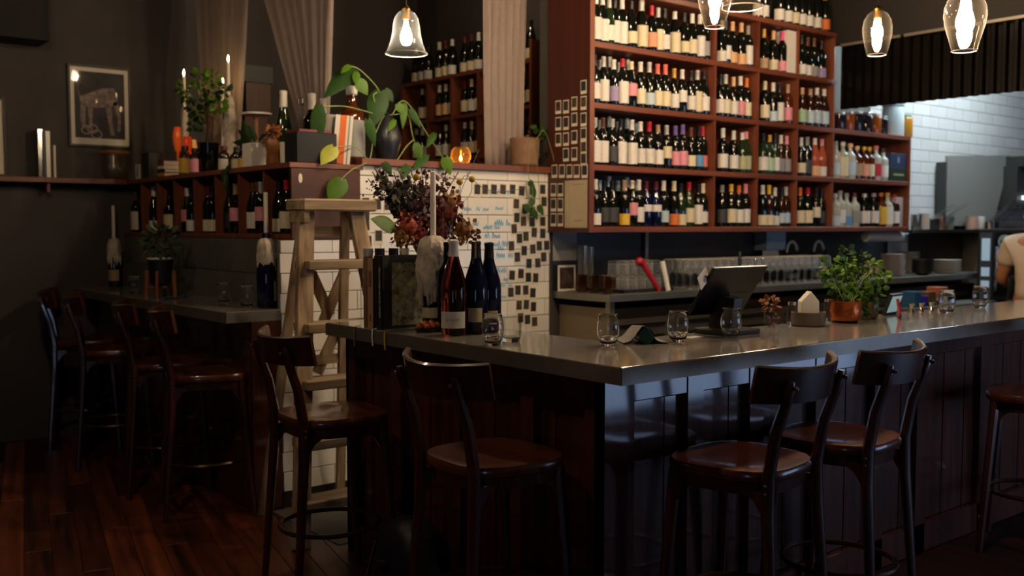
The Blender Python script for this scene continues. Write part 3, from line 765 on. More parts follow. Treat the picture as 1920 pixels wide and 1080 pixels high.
# --- tall bookcase: (picture column, label colour, capsule colour, kind, glass, label z0, z1)
TALL = (0.02, 0.155); LOW = (0.012, 0.085); MID = (0.03, 0.125); HIGH = (0.075, 0.155); BAND = (0.10, 0.145); SQ = (0.03, 0.105)
B, G, F, C, SP = 'bordeaux', 'burgundy', 'flute', 'champagne', 'spirit'
bays = ['wide bay', 'second bay', 'third bay', 'fourth bay', 'kitchen end bay']
shelves = ['lowest shelf', 'second shelf', 'third shelf', 'fourth shelf']
ROWS = {
 (0, 3): [(1117,'white','silver',B,'dark',TALL),(1129,'white','white',G,'dark',TALL),(1141.5,'white','silver',B,'green',MID),(1152,'white','black',B,'dark',TALL),(1165.6,'white','white',B,'dark',TALL),(1183,'cream','black',G,'dark',SQ),(1202,'cream','silver',C,'dark',TALL),(1221,'salmon','red',B,'dark',MID),(1233,'cream','silver',B,'dark',TALL),(1245.6,'white','black',B,'dark',MID),(1264,'cream','white',G,'dark',TALL),(1282,'cream','black',B,'dark',SQ),(1296.7,'cream','white',B,'dark',MID),(1311,'white','white',B,'dark',TALL),(1323.5,'grey','black',B,'dark',MID)],
 (0, 2): [(1114.5,'white','black',B,'dark',MID),(1131,'white','silver',B,'dark',TALL),(1150,'lilac','white',B,'dark',MID),(1166.5,'white','red',G,'dark',TALL),(1183,'pink','cream',G,'dark',HIGH),(1200,'cream','white',B,'dark',MID),(1216.5,'pale blue','silver',B,'dark',SQ),(1232,'cream','coral',B,'dark',MID),(1246.5,'cream','coral',B,'dark',MID),(1263,'white','gold',B,'dark',MID),(1278,'white','white',B,'dark',HIGH),(1294.5,'white','black',B,'dark',MID),(1306.5,'cream','silver',B,'dark',TALL),(1320,'white','black',G,'dark',MID)],
 (0, 1): [(1115,'white','silver',G,'dark',TALL),(1130,'white','brown',B,'dark',TALL),(1147.5,'charcoal','silver',G,'dark',MID),(1163,'white','black',G,'dark',TALL),(1184,'white','white',B,'dark',TALL),(1200,'white','white',B,'dark',MID),(1216.5,'white','red',B,'dark',MID),(1233,'white','tan',G,'dark',MID),(1249,'cream','silver',B,'dark',HIGH),(1265.5,'pink','purple',B,'dark',MID),(1279,'pink','purple',B,'dark',MID),(1294.5,'cream','brown',B,'dark',SQ),(1309,'blue','black',B,'dark',SQ),(1323,'coral','red',B,'dark',SQ)],
 (0, 0): [(1116,'white','white',B,'dark',LOW),(1132,'charcoal','black',G,'dark',MID),(1147,'charcoal','black',G,'dark',MID),(1170,'yellow','tan',B,'dark',LOW),(1184.5,'pink','cream',G,'dark',HIGH),(1197,'white','white',B,'dark',MID),(1211,'white','maroon',G,'blue',BAND),(1229,'white','maroon',G,'blue',BAND),(1243.5,'pale blue','white',B,'dark',SQ),(1263,'orange','cream',B,'dark',LOW),(1275.5,'cream','black',G,'green',LOW),(1291,'cream','red',G,'green',MID),(1308,'white','black',B,'dark',TALL),(1320,'white','cream',B,'dark',SQ)],
 (1, 3): [(1352,'white','white',B,'dark',LOW),(1360,'white','black',B,'dark',MID),(1372,'peach','peach',B,'dark',LOW),(1388.5,'peach','peach',B,'dark',LOW),(1406,'white','grey',B,'dark',TALL)],
 (1, 2): [(1350,'white','black',B,'dark',MID),(1359.5,'cream','silver',B,'dark',MID),(1374,'white','peach',B,'dark',MID),(1387,'pink','white',B,'dark',MID),(1403,'cream','orange',B,'dark',MID)],
 (1, 1): [(1354.5,'white','white',B,'dark',MID),(1374.5,'white','white',B,'dark',MID),(1391,'green','white',G,'green',MID),(1403.5,'green','pink',G,'green',MID)],
 (1, 0): [(1353,'charcoal','grey',G,'dark',MID),(1370,'cream','yellow',G,'dark',MID),(1384.5,'white','orange',G,'dark',MID),(1397,'white','pink',B,'dark',MID)],
 (2, 3): [(1431,'tan','gold',B,'dark',LOW),(1449,'cream','peach',B,'dark',LOW),(1465.5,'pink','hot pink',B,'dark',LOW)],
 (2, 2): [(1433,'cream','cream',B,'dark',MID),(1448.5,'pale blue','white',B,'dark',LOW),(1460,'white','black',B,'dark',TALL),(1477.5,'pink','tan',B,'amber',MID)],
 (2, 1): [(1430,'white','black',G,'green',MID),(1442,'mint','gold',G,'green',MID),(1452,'white','black',B,'green',MID),(1463,'grey','white',B,'brown',MID),(1475.5,'grey','pink',B,'brown',MID)],
 (2, 0): [(1429,'cream','white',B,'dark',LOW),(1441,'cream','yellow',B,'brown',LOW),(1452,'white','white',B,'dark',LOW),(1464,'pale blue','black',B,'brown',SQ),(1477,'pale blue','silver',B,'brown',SQ)],
 (3, 3): [(1502,'white','black',B,'dark',LOW),(1513,'white','brown',B,'dark',LOW),(1525,'grey','brown',B,'dark',LOW),(1539,'lilac','black',B,'dark',LOW)],
 (3, 2): [(1503,'mint','peach',G,'brown',MID),(1518.5,'pale blue','tan',G,'brown',MID),(1530.5,'pale blue','white',G,'brown',MID),(1544,'pale blue','white',G,'brown',MID)],
 (3, 1): [(1501,'cream','white',B,'dark',SQ),(1512.5,'charcoal','grey',B,'dark',MID),(1526.5,'peach','white',G,'rose',LOW),(1540,'white','pink',G,'rose',LOW)],
 (3, 0): [(1499,'cream','orange',B,'dark',MID),(1513.5,'cream','red',G,'dark',MID),(1529,'cream','black',B,'dark',HIGH),(1543,'charcoal','black',B,'dark',MID)],
 (4, 1): [(1566,'pale blue','silver',B,'clear',MID),(1579,'cream','silver',SP,'pale',TALL),(1593,'pale blue','peach',SP,'clear',MID),(1606,'tan','peach',SP,'amber',MID),(1619,'salmon','gold',SP,'amber',MID),(1629,'cream','gold',SP,'amber',MID),(1641,'red','coral',SP,'clear',MID),(1655,'white','black',SP,'clear',MID)],
 (4, 0): [(1565,'pale blue','pale blue',SP,'clear',LOW),(1574,'white','grey',SP,'clear',MID),(1586,'blue','grey',SP,'clear',LOW),(1601,'grey','maroon',SP,'clear',MID),(1620,'white','silver',SP,'dark',MID),(1637,'white','lilac',SP,'dark',MID),(1651,'yellow','orange',SP,'amber',TALL),(1663,'white','gold',SP,'clear',TALL),(1676,'white','red',SP,'brown',MID)],
}
rb = random.Random(3)
for (b, r), row in sorted(ROWS.items()):
    nb = len(row)
    for i, (px, lc, cc, kd, gl, lz) in enumerate(row):
        yy = YB + 0.062 + rb.uniform(-0.006, 0.008)
        p = on_y(px, 426 - (LV[r] - 1.52)*230, yy)
        lo, hi = XB[b] + 0.052, XB[b+1] - 0.052
        x = min(max(p.x, lo), hi)
        gw = {'rose': 'pink', 'amber': 'amber', 'brown': 'brown', 'clear': 'clear', 'green': 'green'}.get(gl, 'dark')
        what = 'spirit bottle' if kd == SP else 'wine bottle'
        lab = '%s %s, %s label, %s cap, %s along %s, %s' % (gw, what, 'black' if lc == 'charcoal' else lc, cc, ORD[i+1], shelves[r], bays[b])
        bottle((x, yy, LV[r]), lab, kd, gl, lc, cc, lz, math.radians(rb.uniform(-42, -18)), 'bottles on the tall bookcase', s=rb.uniform(0.97, 1.03) if kd != SP else rb.uniform(1.0, 1.12), name='spirit_bottle' if kd == SP else 'wine_bottle')
# a second rank behind on two shelves of the wide bay, pale caps showing
for r, n in ((0, 7), (1, 7), (2, 6)):
    for i in range(n):
        bottle((4.37 + i*0.083, YB + 0.165, LV[r]), 'wine bottle with pale cap, %s of the rear rank on %s of wide bay' % (ORD[i+1], shelves[r]), 'flute' if i % 2 else 'bordeaux', 'dark', 'white', 'pale blue' if r < 2 else 'silver', MID, -0.4, 'bottles on the tall bookcase')
# bottles standing on top of the bookcase
for i, (px, lc, cc, kd) in enumerate([(1420,'white','black',G),(1431,'white','black',G),(1460,'white','black',G),(1475.5,'white','black',G),(1489,'cream','black',G),(1502,'white','black',G),(1515.5,'white','black',G),(1530.5,'white','black',G),(1546,'orange','gold',C)]):
    p = on_y(px, 50, YB + 0.065)
    bottle((p.x, YB + 0.065, LV[4]), '%s labelled wine bottle, %s along the top of the bookcase' % (lc, ORD[i+1]), kd, 'dark', lc, cc, (0.02, 0.10), -0.5, 'bottles on top of the bookcase')

# --- niche bottles (face -X), label turned to the viewer
NB = [(255,'cream','brown',B,'dark',TALL),(279,'white','white',B,'dark',LOW),(289,'white','white',F,'dark',LOW),(317,'cream','black',G,'dark',MID),(351,'pink','white',G,'dark',HIGH),(360,'white','black',B,'dark',LOW),(377,'cream','black',B,'dark',LOW),(391,'cream','maroon',B,'dark',LOW),(399,'cream','black',B,'dark',LOW),(416,'cream','black',G,'dark',LOW),(430,'black','black',G,'dark',MID),(442,'pink','tan',B,'dark',HIGH),(470,'white','brown',G,'dark',MID),(483,'white','brown',G,'dark',MID),(490,'pink','silver',B,'dark',HIGH),(518,'cream','black',G,'dark',LOW),(538,'cream','red',G,'dark',MID)]
for i, (px, lc, cc, kd, gl, lz) in enumerate(NB):
    p = on_x(px, 400, XS + 0.075)
    y = p.y
    for d in ND[1:]:
        if abs(y - d) < 0.052: y = d + (0.052 if y > d else -0.052)
    y = max(y, YW + 0.075)
    bottle((XS + 0.075, y, nz0 + 0.028), 'dark wine bottle with %s label, %s along the niche from far wall' % (lc, ORD[i+1]), kd, gl, lc, cc, lz, -PI/2 + 0.5 + rb.uniform(-0.2, 0.2), 'bottles in the half wall niche')

# --- bottles of the dim back room case
for r in (1, 2, 3, 4):
    for b in range(5):
        n = 3 if (b, r) != (4, 3) else 2
        for i in range(n):
            y = Y2[b] + 0.065 + i*0.093
            if y > Y2[b+1] - 0.045: continue
            lc = rb.choice(['cream', 'white', 'cream', 'peach', 'white']); cc = rb.choice(['black', 'white', 'cream', 'black', 'maroon'])
            zz = L2[r]
            where = 'on top' if r == 4 else 'on %s shelf' % ORD[r]
            bottle((X2 + 0.06, y, zz), 'dim wine bottle %s of the back room rack, %s in its %s bay' % (where, ORD[i+1], ORD[b+1]), rb.choice([B, G]), 'dark', lc, cc, LOW if r == 4 else MID, -PI/2 + 0.4, 'bottles in the back room rack', s=0.93 if r < 4 else 1.0)

# ================================================================== helpers for small things
def rot_to(d, up=(0,0,1)):
    d = Vector(d).normalized(); u = Vector(up); u = u - d*u.dot(d)
    if u.length < 1e-5: u = d.orthogonal()
    u.normalize(); s = u.cross(d)
    return Matrix((s, d, u)).transposed()
def leaf(base, tip, w, face=(0,-1,0.3), droop=0.12, heart=True):
    """a pointed leaf with a folded midrib, from base to tip, turned to 'face'"""
    b, t = Vector(base), Vector(tip); d = t - b; L = d.length; d.normalize()
    n = Vector(face); n = n - d*n.dot(d)
    if n.length < 1e-5: n = d.orthogonal()
    n.normalize(); s = d.cross(n)
    prof = [(-0.10, 0.34), (0.0, 0.62), (0.14, 0.92), (0.32, 1.0), (0.52, 0.86), (0.72, 0.56), (0.88, 0.26), (1.0, 0.0)] if heart else [(0.0, 0.05), (0.15, 0.55), (0.35, 0.95), (0.55, 1.0), (0.75, 0.7), (0.9, 0.32), (1.0, 0.0)]
    vs = []; fs = []
    for i, (u, k) in enumerate(prof):
        c = b + d*(L*max(u, 0.02 if heart else 0)) - n*(droop*L*u*u)
        e = b + d*(L*u) - n*(droop*L*u*u)
        vs += [e - s*(w/2*k) - n*(0.10*w*k), c + n*0.0, e + s*(w/2*k) - n*(0.10*w*k)]
    for i in range(len(prof)-1):
        a = i*3
        fs += [(a, a+1, a+4, a+3), (a+1, a+2, a+5, a+4)]
    return MB().add(vs, fs)
def leaves(mb, c, R, n, size, rng, squash=1.0, heart=False):
    for _ in range(n):
        while True:
            p = Vector((rng.uniform(-1,1), rng.uniform(-1,1), rng.uniform(-1,1)))
            if p.length < 1: break
        q = Vector(c) + Vector((p.x*R[0], p.y*R[1], p.z*R[2]))
        d = Vector((p.x, p.y, p.z*0.6 + rng.uniform(-0.5, 0.5))) + Vector((rng.uniform(-.4,.4), rng.uniform(-.4,.4), 0))
        if d.length < 1e-3: d = Vector((0,0,1))
        d.normalize(); s = size*rng.uniform(0.7, 1.3)
        m = leaf(q, q + d*s, s*0.6*squash, (rng.uniform(-1,0.2), rng.uniform(-1,0.2), rng.uniform(0,1)), 0.2, heart)
        mb.add(m.v, m.f)
    return mb
def stuff_part(o):
    o['kind'] = 'stuff'; return o
def curve_pts(*ps, n=5):
    """smooth polyline through control points (Catmull-Rom)"""
    P = [Vector(p) for p in ps]; P = [P[0]*2 - P[1]] + P + [P[-1]*2 - P[-2]]
    out = []
    for i in range(1, len(P)-2):
        for k in range(n):
            t = k/n
            out.append(0.5*((2*P[i]) + (-P[i-1]+P[i+1])*t + (2*P[i-1]-5*P[i]+4*P[i+1]-P[i+2])*t*t + (-P[i-1]+3*P[i]-3*P[i+1]+P[i+2])*t**3))
    out.append(P[-2]); return out

# ================================================================== step ladder
ld = thing('step_ladder', 'weathered wooden step ladder in the gap between the counters', 'ladder', (2.46, 4.5, 0))
def lx(z, side):   # front stile position
    t = 1 - z/1.63
    return Vector(((2.325 - 0.19*t) if side < 0 else (2.60 + 0.19*t), 4.50 - 0.28*t, z))
for sd in (-1, 1):
    O('front_stile', MB().bar(lx(0, sd), lx(1.62, sd), 0.035, 0.085, up=(1,0,0)), M_oldwood, ld, bev=0.004)
    bq = Vector((2.345 if sd < 0 else 2.58, 4.56, 1.60)); bf = Vector((2.24 if sd < 0 else 2.70, 4.86, 0))
    O('rear_leg', MB().bar(bf, bq, 0.025, 0.05, up=(1,0,0)), M_oldwood, ld, bev=0.003)
O('ladder_top', MB().chamf(2.268, 4.40, 1.600, 2.675, 4.60, 1.660, 0.008), M_oldwoodx, ld)
O('top_cleat', MB().chamf(2.275, 4.42, 1.54, 2.305, 4.58, 1.612, 0.004), M_oldwoodx, ld)
for z in (1.335, 1.03, 0.76, 0.48, 0.2):
    a, b = lx(z, -1), lx(z, 1)
    O('step', MB().chamf(a.x - 0.01, a.y - 0.07, z - 0.025, b.x + 0.01, a.y + 0.09, z + 0.022, 0.005), M_oldwoodx, ld)
def rear(z, u):
    t = 1 - z/1.6; return Vector((2.345 - 0.105*t + u*(0.235 + 0.225*t), 4.565 + 0.30*t, z))
for (a_, b_) in (((583, 512), (619, 592)), ((648, 506), (606, 604)), ((630, 622), (594, 700)), ((648, 628), (668, 690))):
    O('cross_brace', MB().bar(on_y(*a_, 4.70), on_y(*b_, 4.72), 0.018, 0.058, up=(1,0,0)), M_oldwood, ld)
O('rear_rail', MB().bar(rear(1.50, 0), rear(1.50, 1), 0.018, 0.05), M_oldwoodx, ld)
O('rear_rail', MB().bar(rear(0.82, 0), rear(0.82, 1), 0.018, 0.05), M_oldwoodx, ld)

# ================================================================== glasses
def tumbler_parts(r):
    wall = [(0.026, 0.004), (0.034, 0.018), (0.0405, 0.042), (0.042, 0.062), (0.040, 0.085), (0.0345, 0.116)]
    inner = [(r_ - 0.0016, z) for r_, z in reversed(wall)]
    inner = [p_ for p_ in inner if p_[1] > 0.017] + [(0.024, 0.012), (1e-5, 0.010)]
    O('bowl', MB().lathe([(0.0245, 0.0)] + wall + [(0.0335, 0.1175)] + inner, 24), M_solid, r, smooth=True, local=True)
    fr_ = random.Random(2); cb_ = MB(); seg_ = 9
    vs_ = []
    for i_, (rr_, zz_) in enumerate(((0.018, 0.013), (0.026, 0.020), (0.030, 0.030), (0.020, 0.036))):
        for j_ in range(seg_):
            a_ = 2*PI*(j_ + 0.5*(i_ % 2))/seg_; q_ = rr_*fr_.uniform(0.86, 1.08)
            vs_.append((q_*math.cos(a_), q_*math.sin(a_), zz_ + fr_.uniform(-0.003, 0.003)))
    fs_ = [(i_*seg_+j_, i_*seg_+(j_+1) % seg_, (i_+1)*seg_+(j_+1) % seg_, (i_+1)*seg_+j_) for i_ in range(3) for j_ in range(seg_)] + [tuple(reversed(range(seg_))), tuple(3*seg_+j_ for j_ in range(seg_))]
    O('crackled_base', cb_.add(vs_, fs_), M_solid, r, local=True)
    O('rim', MB().tube([(0.0338*math.cos(2*PI*k/20), 0.0338*math.sin(2*PI*k/20), 0.117) for k in range(20)], 0.0009, 4, closed=True, up=(0,0,1)), mat('glass_rim_highlight', 'cfc4b0', 0.15, spec=0.8), r, local=True)  # pale opaque ring paints the highlight along the glass lip
tproto = None
for (px, py, Z, lab) in [(1140, 648, HC, 'clear stemless wine glass beside the folded booklet at the bar corner'), (1271, 640, HC, 'clear stemless wine glass in front of the black till screen edge'), (1370, 633, HC, 'clear stemless wine glass under the middle of the black till screen'),
                         (1775, 587, HC, 'clear stemless wine glass past the copper pot, before the oven'), (1837, 577, HC, 'clear stemless wine glass past the copper pot, towards the kitchen'), (924, 647, HC, 'clear stemless wine glass in front of the two dark magnum bottles'),
                         (420, 568, HC, 'clear stemless glass on wall counter, second from the dripped candle'), (463, 576, HC, 'clear stemless glass on wall counter, next to the dripped candle bottle'), (252, 552, HC, 'clear stemless glass on wall counter, beyond the legged planter')]:
    p = on_z(px, py, Z)
    if tproto is None:
        tproto = thing('stemless_glass', lab, 'glass', p, 0, 'stemless glasses on the counters'); tumbler_parts(tproto)
    else: dup(tproto, p, random.uniform(0, 1))['label'] = lab
p = on_z(958, 640, HC)
cg = thing('cut_crystal_glass', 'faceted crystal tumbler behind the stemless glass by the magnums', 'glass', p)
O('bowl', MB().lathe([(0.034, 0.003), (0.041, 0.02), (0.043, 0.10), (0.041, 0.10), (0.038, 0.02), (1e-5, 0.012)], 9, open_ends=True), M_clear, cg, local=True)
O('thick_base', MB().lathe([(0.032, 0.0), (0.038, 0.018), (1e-5, 0.02)], 9), M_solid, cg, local=True)

# ================================================================== on the bar by the ladder: books, candle, magnums, bouquet
def book(name, label, x0, x1, y0, y1, z, h, cover, page='d8cbb0', art=None, group=None):
    t = thing(name, label, 'book', ((x0+x1)/2, (y0+y1)/2, z), 0, group)
    c = cover
    O('cover', MB().box(x0, y0, z, x1, y0 + 0.003, z + h).box(x0, y1 - 0.003, z, x1, y1, z + h).box(x0, y0, z, x0 + 0.003, y1, z + h), c, t)
    O('pages', MB().box(x0 + 0.003, y0 + 0.003, z + 0.003, x1 - 0.004, y1 - 0.003, z + h - 0.003), mat('book_pages', page, 0.8), t)
    if art: O('cover_picture', MB().box(x0 + 0.05, y0 - 0.0008, z + 0.015, x1 - 0.012, y0, z + h - 0.03), art, t)
    return t
M_bkart = mat('bramble_cover_print', 'b8ad84', 0.5, col2='0e130d', vscale=30)
bb = book('cookbook', 'black cookbook with bramble patterned cover facing the room', 2.243, 2.475, 3.655, 3.695, HC, 0.318, mat('black_book_cloth', '1b1c1e', 0.5), art=M_bkart)
O('spine_lettering', MB().box(2.2424, 3.667, HC + 0.05, 2.2432, 3.679, HC + 0.27), mat('silver_spine_print', 'b8b2a4', 0.5, col2='1b1c1e', vscale=80), bb)
book('cookbook', 'thin black cookbook between the tan book and patterned cookbook', 2.248, 2.47, 3.697, 3.727, HC, 0.318, mat('black_book_cloth', '1b1c1e', 0.5))
tb_ = book('cookbook', 'tan spined cookbook at the open end of the bar', 2.246, 2.45, 3.730, 3.782, HC, 0.305, mat('tan_book_cloth', 'a98468', 0.6))
O('spine_lettering', MB().box(2.2452, 3.745, HC + 0.18, 2.246, 3.768, HC + 0.25).box(2.2452, 3.75, HC + 0.03, 2.246, 3.762, HC + 0.06), mat('brown_spine_print', '7a4a38', 0.6), tb_)
for (pa, pb, c, lab) in ((664, 649, '6b6050', 'dull brown'), (698, 648, 'e8e2d4', 'white'), (721, 656, 'c9a23c', 'yellow')):
    q = on_x(pa, 618, 2.21)
    zb = on_x(pa, pb, 2.21).z
    r = MB(); pts = [(2.26, q.y + 0.03, HC + 0.004), (2.235, q.y + 0.012, HC + 0.004), (2.213, q.y + 0.004, HC + 0.001), (2.208, q.y, HC - 0.025), (2.206, q.y - 0.008, zb)]
    for (a, b) in zip(pts, pts[1:]):
        r.add([(a[0], a[1]-0.005, a[2]), (a[0], a[1]+0.005, a[2]), (b[0], b[1]+0.005, b[2]), (b[0], b[1]-0.005, b[2])], [(0,1,2,3)])
    so = solo('bookmark_ribbon', r, mat('ribbon_' + lab.replace(' ', '_'), c, 0.5), '%s bookmark ribbon hanging over the zinc bar edge' % lab, 'ribbon', (2.22, q.y, HC), 'bookmark ribbons')
    so.modifiers.new('weave', 'SOLIDIFY').thickness = 0.0008
jr = random.Random(9)
for k, (px, c) in enumerate(((690, 'silver'), (712, 'black'), (738, 'black'), (758, 'white'))):
    p = on_y(px, 480, 3.86)
    t = thing('spice_jar', 'small spice jar with %s lid, %s behind the cookbooks' % (c, ORD[k+1]), 'jar', (p.x, 3.86, HC), 0, 'jars behind the cookbooks')
    O('jar_body', MB().lathe([(0.020, 0), (0.022, 0.004), (0.022, 0.30), (0.018, 0.315)], 12), mat('spice_filling', '8a6a4c', 0.4, var=0.4, vscale=60), t, smooth=True, local=True)
    O('lid', MB().lathe([(0.0225, 0.31), (0.0225, 0.345)], 12), cap_mat(c), t, smooth=True, local=True)

def candle_bottle(name, label, loc, kind, glass, s, wax, candle, lab=('cream', (0.03, 0.085)), lit=False, rz=0.0, arc=78):
    """wax: (z0, z1, rmax); candle: (r, z1) heights above the foot"""
    t = thing(name, label, 'candle', loc, rz)
    b = O('bottle', bottle_mesh(kind), GL[glass], t, local=True); b.scale = (s, s, s)
    if lab:
        l = O('bottle_label', label_mesh(kind, lab[1][0], lab[1][1], arc), lab_mat(lab[0]), t, local=True); l.scale = (s, s, s)
    z0, z1, R = wax; r_ = random.Random(int(loc[0]*1000)); m = MB(); seg = 22
    prof = [(0.78, 0.0), (0.86, 0.08), (0.90, 0.16), (0.98, 0.26), (1.0, 0.36), (1.02, 0.46), (1.0, 0.56), (0.97, 0.66), (0.92, 0.76), (0.84, 0.85), (0.70, 0.93), (0.42, 0.99), (0.14, 1.0)]
    ph = [r_.uniform(0, 6) for _ in range(4)]
    vs = []; fs = []
    for i, (k, u) in enumerate(prof):
        for j in range(seg):
            a = 2*PI*j/seg
            lump = 1 + 0.07*math.sin(5*a + ph[0]) + 0.06*math.sin(9*a + ph[1] + u*5) + 0.05*math.sin(4*a + ph[2] + u*17) + 0.03*math.sin(7*a - u*29)
            dz = -0.16*(1-u)**2*(0.5 + 0.5*math.sin(5*a + ph[0]))*(z1-z0)
            vs.append((R*k*lump*math.cos(a), R*k*lump*math.sin(a), z0 + u*(z1-z0) + dz))
    for i in range(len(prof)-1):
        for j in range(seg): fs.append((i*seg+j, i*seg+(j+1) % seg, (i+1)*seg+(j+1) % seg, (i+1)*seg+j))
    fs.append(tuple((len(prof)-1)*seg+j for j in range(seg)))
    O('dripped_wax', MB().add(vs, fs), M_wax, t, smooth=True, local=True)
    for q in range(12):   # runs of wax down the glass
        a = q*PI/6 + r_.uniform(-.2, .2); ln = r_.uniform(0.01, 0.05)*1.3; rr = R*0.86
        O('wax_drip', MB().tube([(rr*math.cos(a), rr*math.sin(a), z0 + 0.05), (rr*1.03*math.cos(a), rr*1.03*math.sin(a), z0), (rr*0.93*math.cos(a), rr*0.93*math.sin(a), z0 - ln)], [0.007, 0.008, 0.005], 6), M_wax, t, smooth=True, local=True)
    cr, cz = candle
    O('candle_stick', MB().lathe([(cr*1.08, z1 - 0.02), (cr, z1 + 0.02), (cr*0.97, cz - 0.004), (cr*0.6, cz), (1e-5, cz - 0.002)], 12), M_wax2, t, smooth=True, local=True)
    O('wick', MB().tube([(0, 0, cz - 0.004), (0.001, 0, cz + 0.010)], 0.0012, 5), M_black, t, local=True)
    if lit: O('flame', MB().lathe([(0.002, cz + 0.006), (0.0065, cz + 0.018), (0.0055, cz + 0.030), (0.002, cz + 0.044), (1e-5, cz + 0.05)], 10), M_flame, t, smooth=True, local=True)
    return t
candle_bottle('candle_bottle', 'white candle in a magnum thick with dripped wax, beside the rose magnum', (2.445, 3.56, HC), C, 'brown', 1.12, (0.150, 0.405, 0.070), (0.0125, 0.68), ('cream', (0.045, 0.085)), rz=-0.9)
candle_bottle('candle_bottle', 'white candle on a blue-black wax covered bottle at wall counter end', (2.385, 5.08, HC), C, 'blue', 1.28, (0.17, 0.385, 0.050), (0.012, 0.63), ('cream', (0.03, 0.115)), rz=PI - 0.9, arc=112)
candle_bottle('candle_bottle', 'dim candle on a wax covered bottle in the far corner of wall counter', (2.35, 7.58, HC), B, 'dark', 1.15, (0.20, 0.36, 0.048), (0.012, 0.60), ('tan', (0.04, 0.11)), rz=-0.9)

# magnums
def magnum(px, py, kind, glass, lab, cap, label, s=1.28, lz=MID, rz=-0.75, arc=62, neck=None, name='wine_magnum'):
    p = on_z(px, py, HC); return bottle((p.x, p.y, HC), label, kind, glass, lab, cap, lz, rz, None, arc, s, name, neck)
M_rose = solid_glass('deep_rose_wine', (0.62, 0.12, 0.09), 1.40)
ro = magnum(851, 628, G, 'rose', 'white', 'white', 'large rose wine bottle with white script label and white capsule', 1.30, (0.024, 0.076), arc=66)
omat(ro, M_rose)
lm_ = MB()
for (x0, x1, z0, h) in ((-0.022, -0.016, 0.045, 0.022), (-0.014, 0.024, 0.047, 0.010), (-0.01, 0.008, 0.038, 0.004)):
    n = max(2, int((x1-x0)/0.004)); pts = []
    for k in range(n+1):
        a = -PI/2 + (x0 + (x1-x0)*k/n)/0.0412
        pts.append((0.0416*math.cos(a), 0.0416*math.sin(a), z0 + (h if k % 2 else 0)))
    lm_.tube(pts, 0.0004, 4)
O('script_lettering', lm_, mat('grey_ink', '7a7478', 0.6), ro, local=True)
d1 = magnum(893, 625, G, 'blue', 'cream', 'black', 'dark blue-black magnum with small label beside the rose magnum', 1.28, (0.04, 0.085), arc=34)
O('foil_stripe', MB().box(-0.003, -0.0165, 0.236, 0.003, -0.0145, 0.297), mat('copper_foil', 'a8743c', 0.3, metal=0.7), d1, local=True)
magnum(917, 623, G, 'blue', 'cream', 'black', 'dark blue-black magnum with cream label behind the other magnums', 1.26, (0.03, 0.075), arc=50)
# bottle lamp with a glass chimney behind the magnums
p = on_y(850, 480, 3.42)
ol = thing('bottle_oil_lamp', 'dark bottle lamp with a tall clear glass chimney behind the magnums', 'oil lamp', (p.x, 3.46, HC))
b_ = O('bottle', bottle_mesh(B), GL['dark'], ol, local=True); b_.scale = (1.25, 1.25, 1.25)
O('white_mark', label_mesh(B, 0.20, 0.235, 40), lab_mat('white'), ol, local=True)
O('glass_chimney', MB().lathe([(0.016, 0.36), (0.021, 0.38), (0.021, 0.47), (0.0195, 0.555), (0.0205, 0.57)], 16, open_ends=True), M_clear, ol, smooth=True, local=True)
# tray of small dried oranges
p = on_z(797, 617, HC)
ty = thing('fruit_tray', 'small black tray holding dried orange fruit before the candle bottle', 'tray', (2.365, 3.475, HC))
O('tray_dish', MB().lathe([(0.060, 0.0), (0.072, 0.014), (0.068, 0.014), (0.058, 0.005), (1e-5, 0.004)], 20, sx=1.0, sy=0.62), M_black, ty, smooth=True, local=True)
M_orange = mat('dried_orange_peel', 'c9622a', 0.5, bump=0.5, bscale=120, var=0.3, vscale=40, rnd=0.2)
for k, (dx, dy, dz) in enumerate(((-0.048, 0, .022), (-0.022, -0.016, .024), (0.006, -0.02, .024), (0.032, -0.012, .024), (-0.012, 0.012, .03), (0.02, 0.012, .032))):
    t = thing('dried_fruit', 'dried orange fruit on the small black tray, %s from the cookbooks' % ORD[k+1], 'fruit', (2.365 + dx, 3.475 + dy, HC + dz - 0.016), 0, 'dried oranges on the tray')
    O('fruit_body', MB().ball((0, 0, 0.016), 0.0175, 10, 6, 0.92), M_orange, t, smooth=True, local=True)
    O('calyx', MB().lathe([(0.006, 0.031), (0.003, 0.036)], 5), mat('dry_calyx', '6a4a2a', 0.8), t, local=True)

# ------------------------------------------------------------------ dried bouquet
rg = random.Random(21)
V0 = Vector((2.56, 3.80, HC))
bq = thing('dried_bouquet', 'dried flower bouquet of burgundy leaves and rust hydrangea in vase', 'bouquet', V0)
O('vase', MB().lathe([(0.045, 0), (0.052, 0.01), (0.060, 0.09), (0.052, 0.18), (0.036, 0.25), (0.042, 0.27), (0.036, 0.27), (0.03, 0.24), (1e-5, 0.05)], 18), mat('dark_stoneware', '3a2a26', 0.4), bq, smooth=True, local=True)
def at(px, py, Y=3.78): return on_y(px, py, Y)
mouth = V0 + Vector((0, 0, 0.26))
M_burg = mat('burgundy_dry_leaf', '5a2228', 0.6, var=0.35, vscale=30)
M_dkleaf = mat('dark_olive_dry_leaf', '3a3420', 0.65, var=0.35, vscale=30)
M_greyb = mat('grey_mauve_bract', '8a7478', 0.7, var=0.3, vscale=40)
st = MB(); dk = MB(); bu = MB(); gb = MB(); seeds = MB()
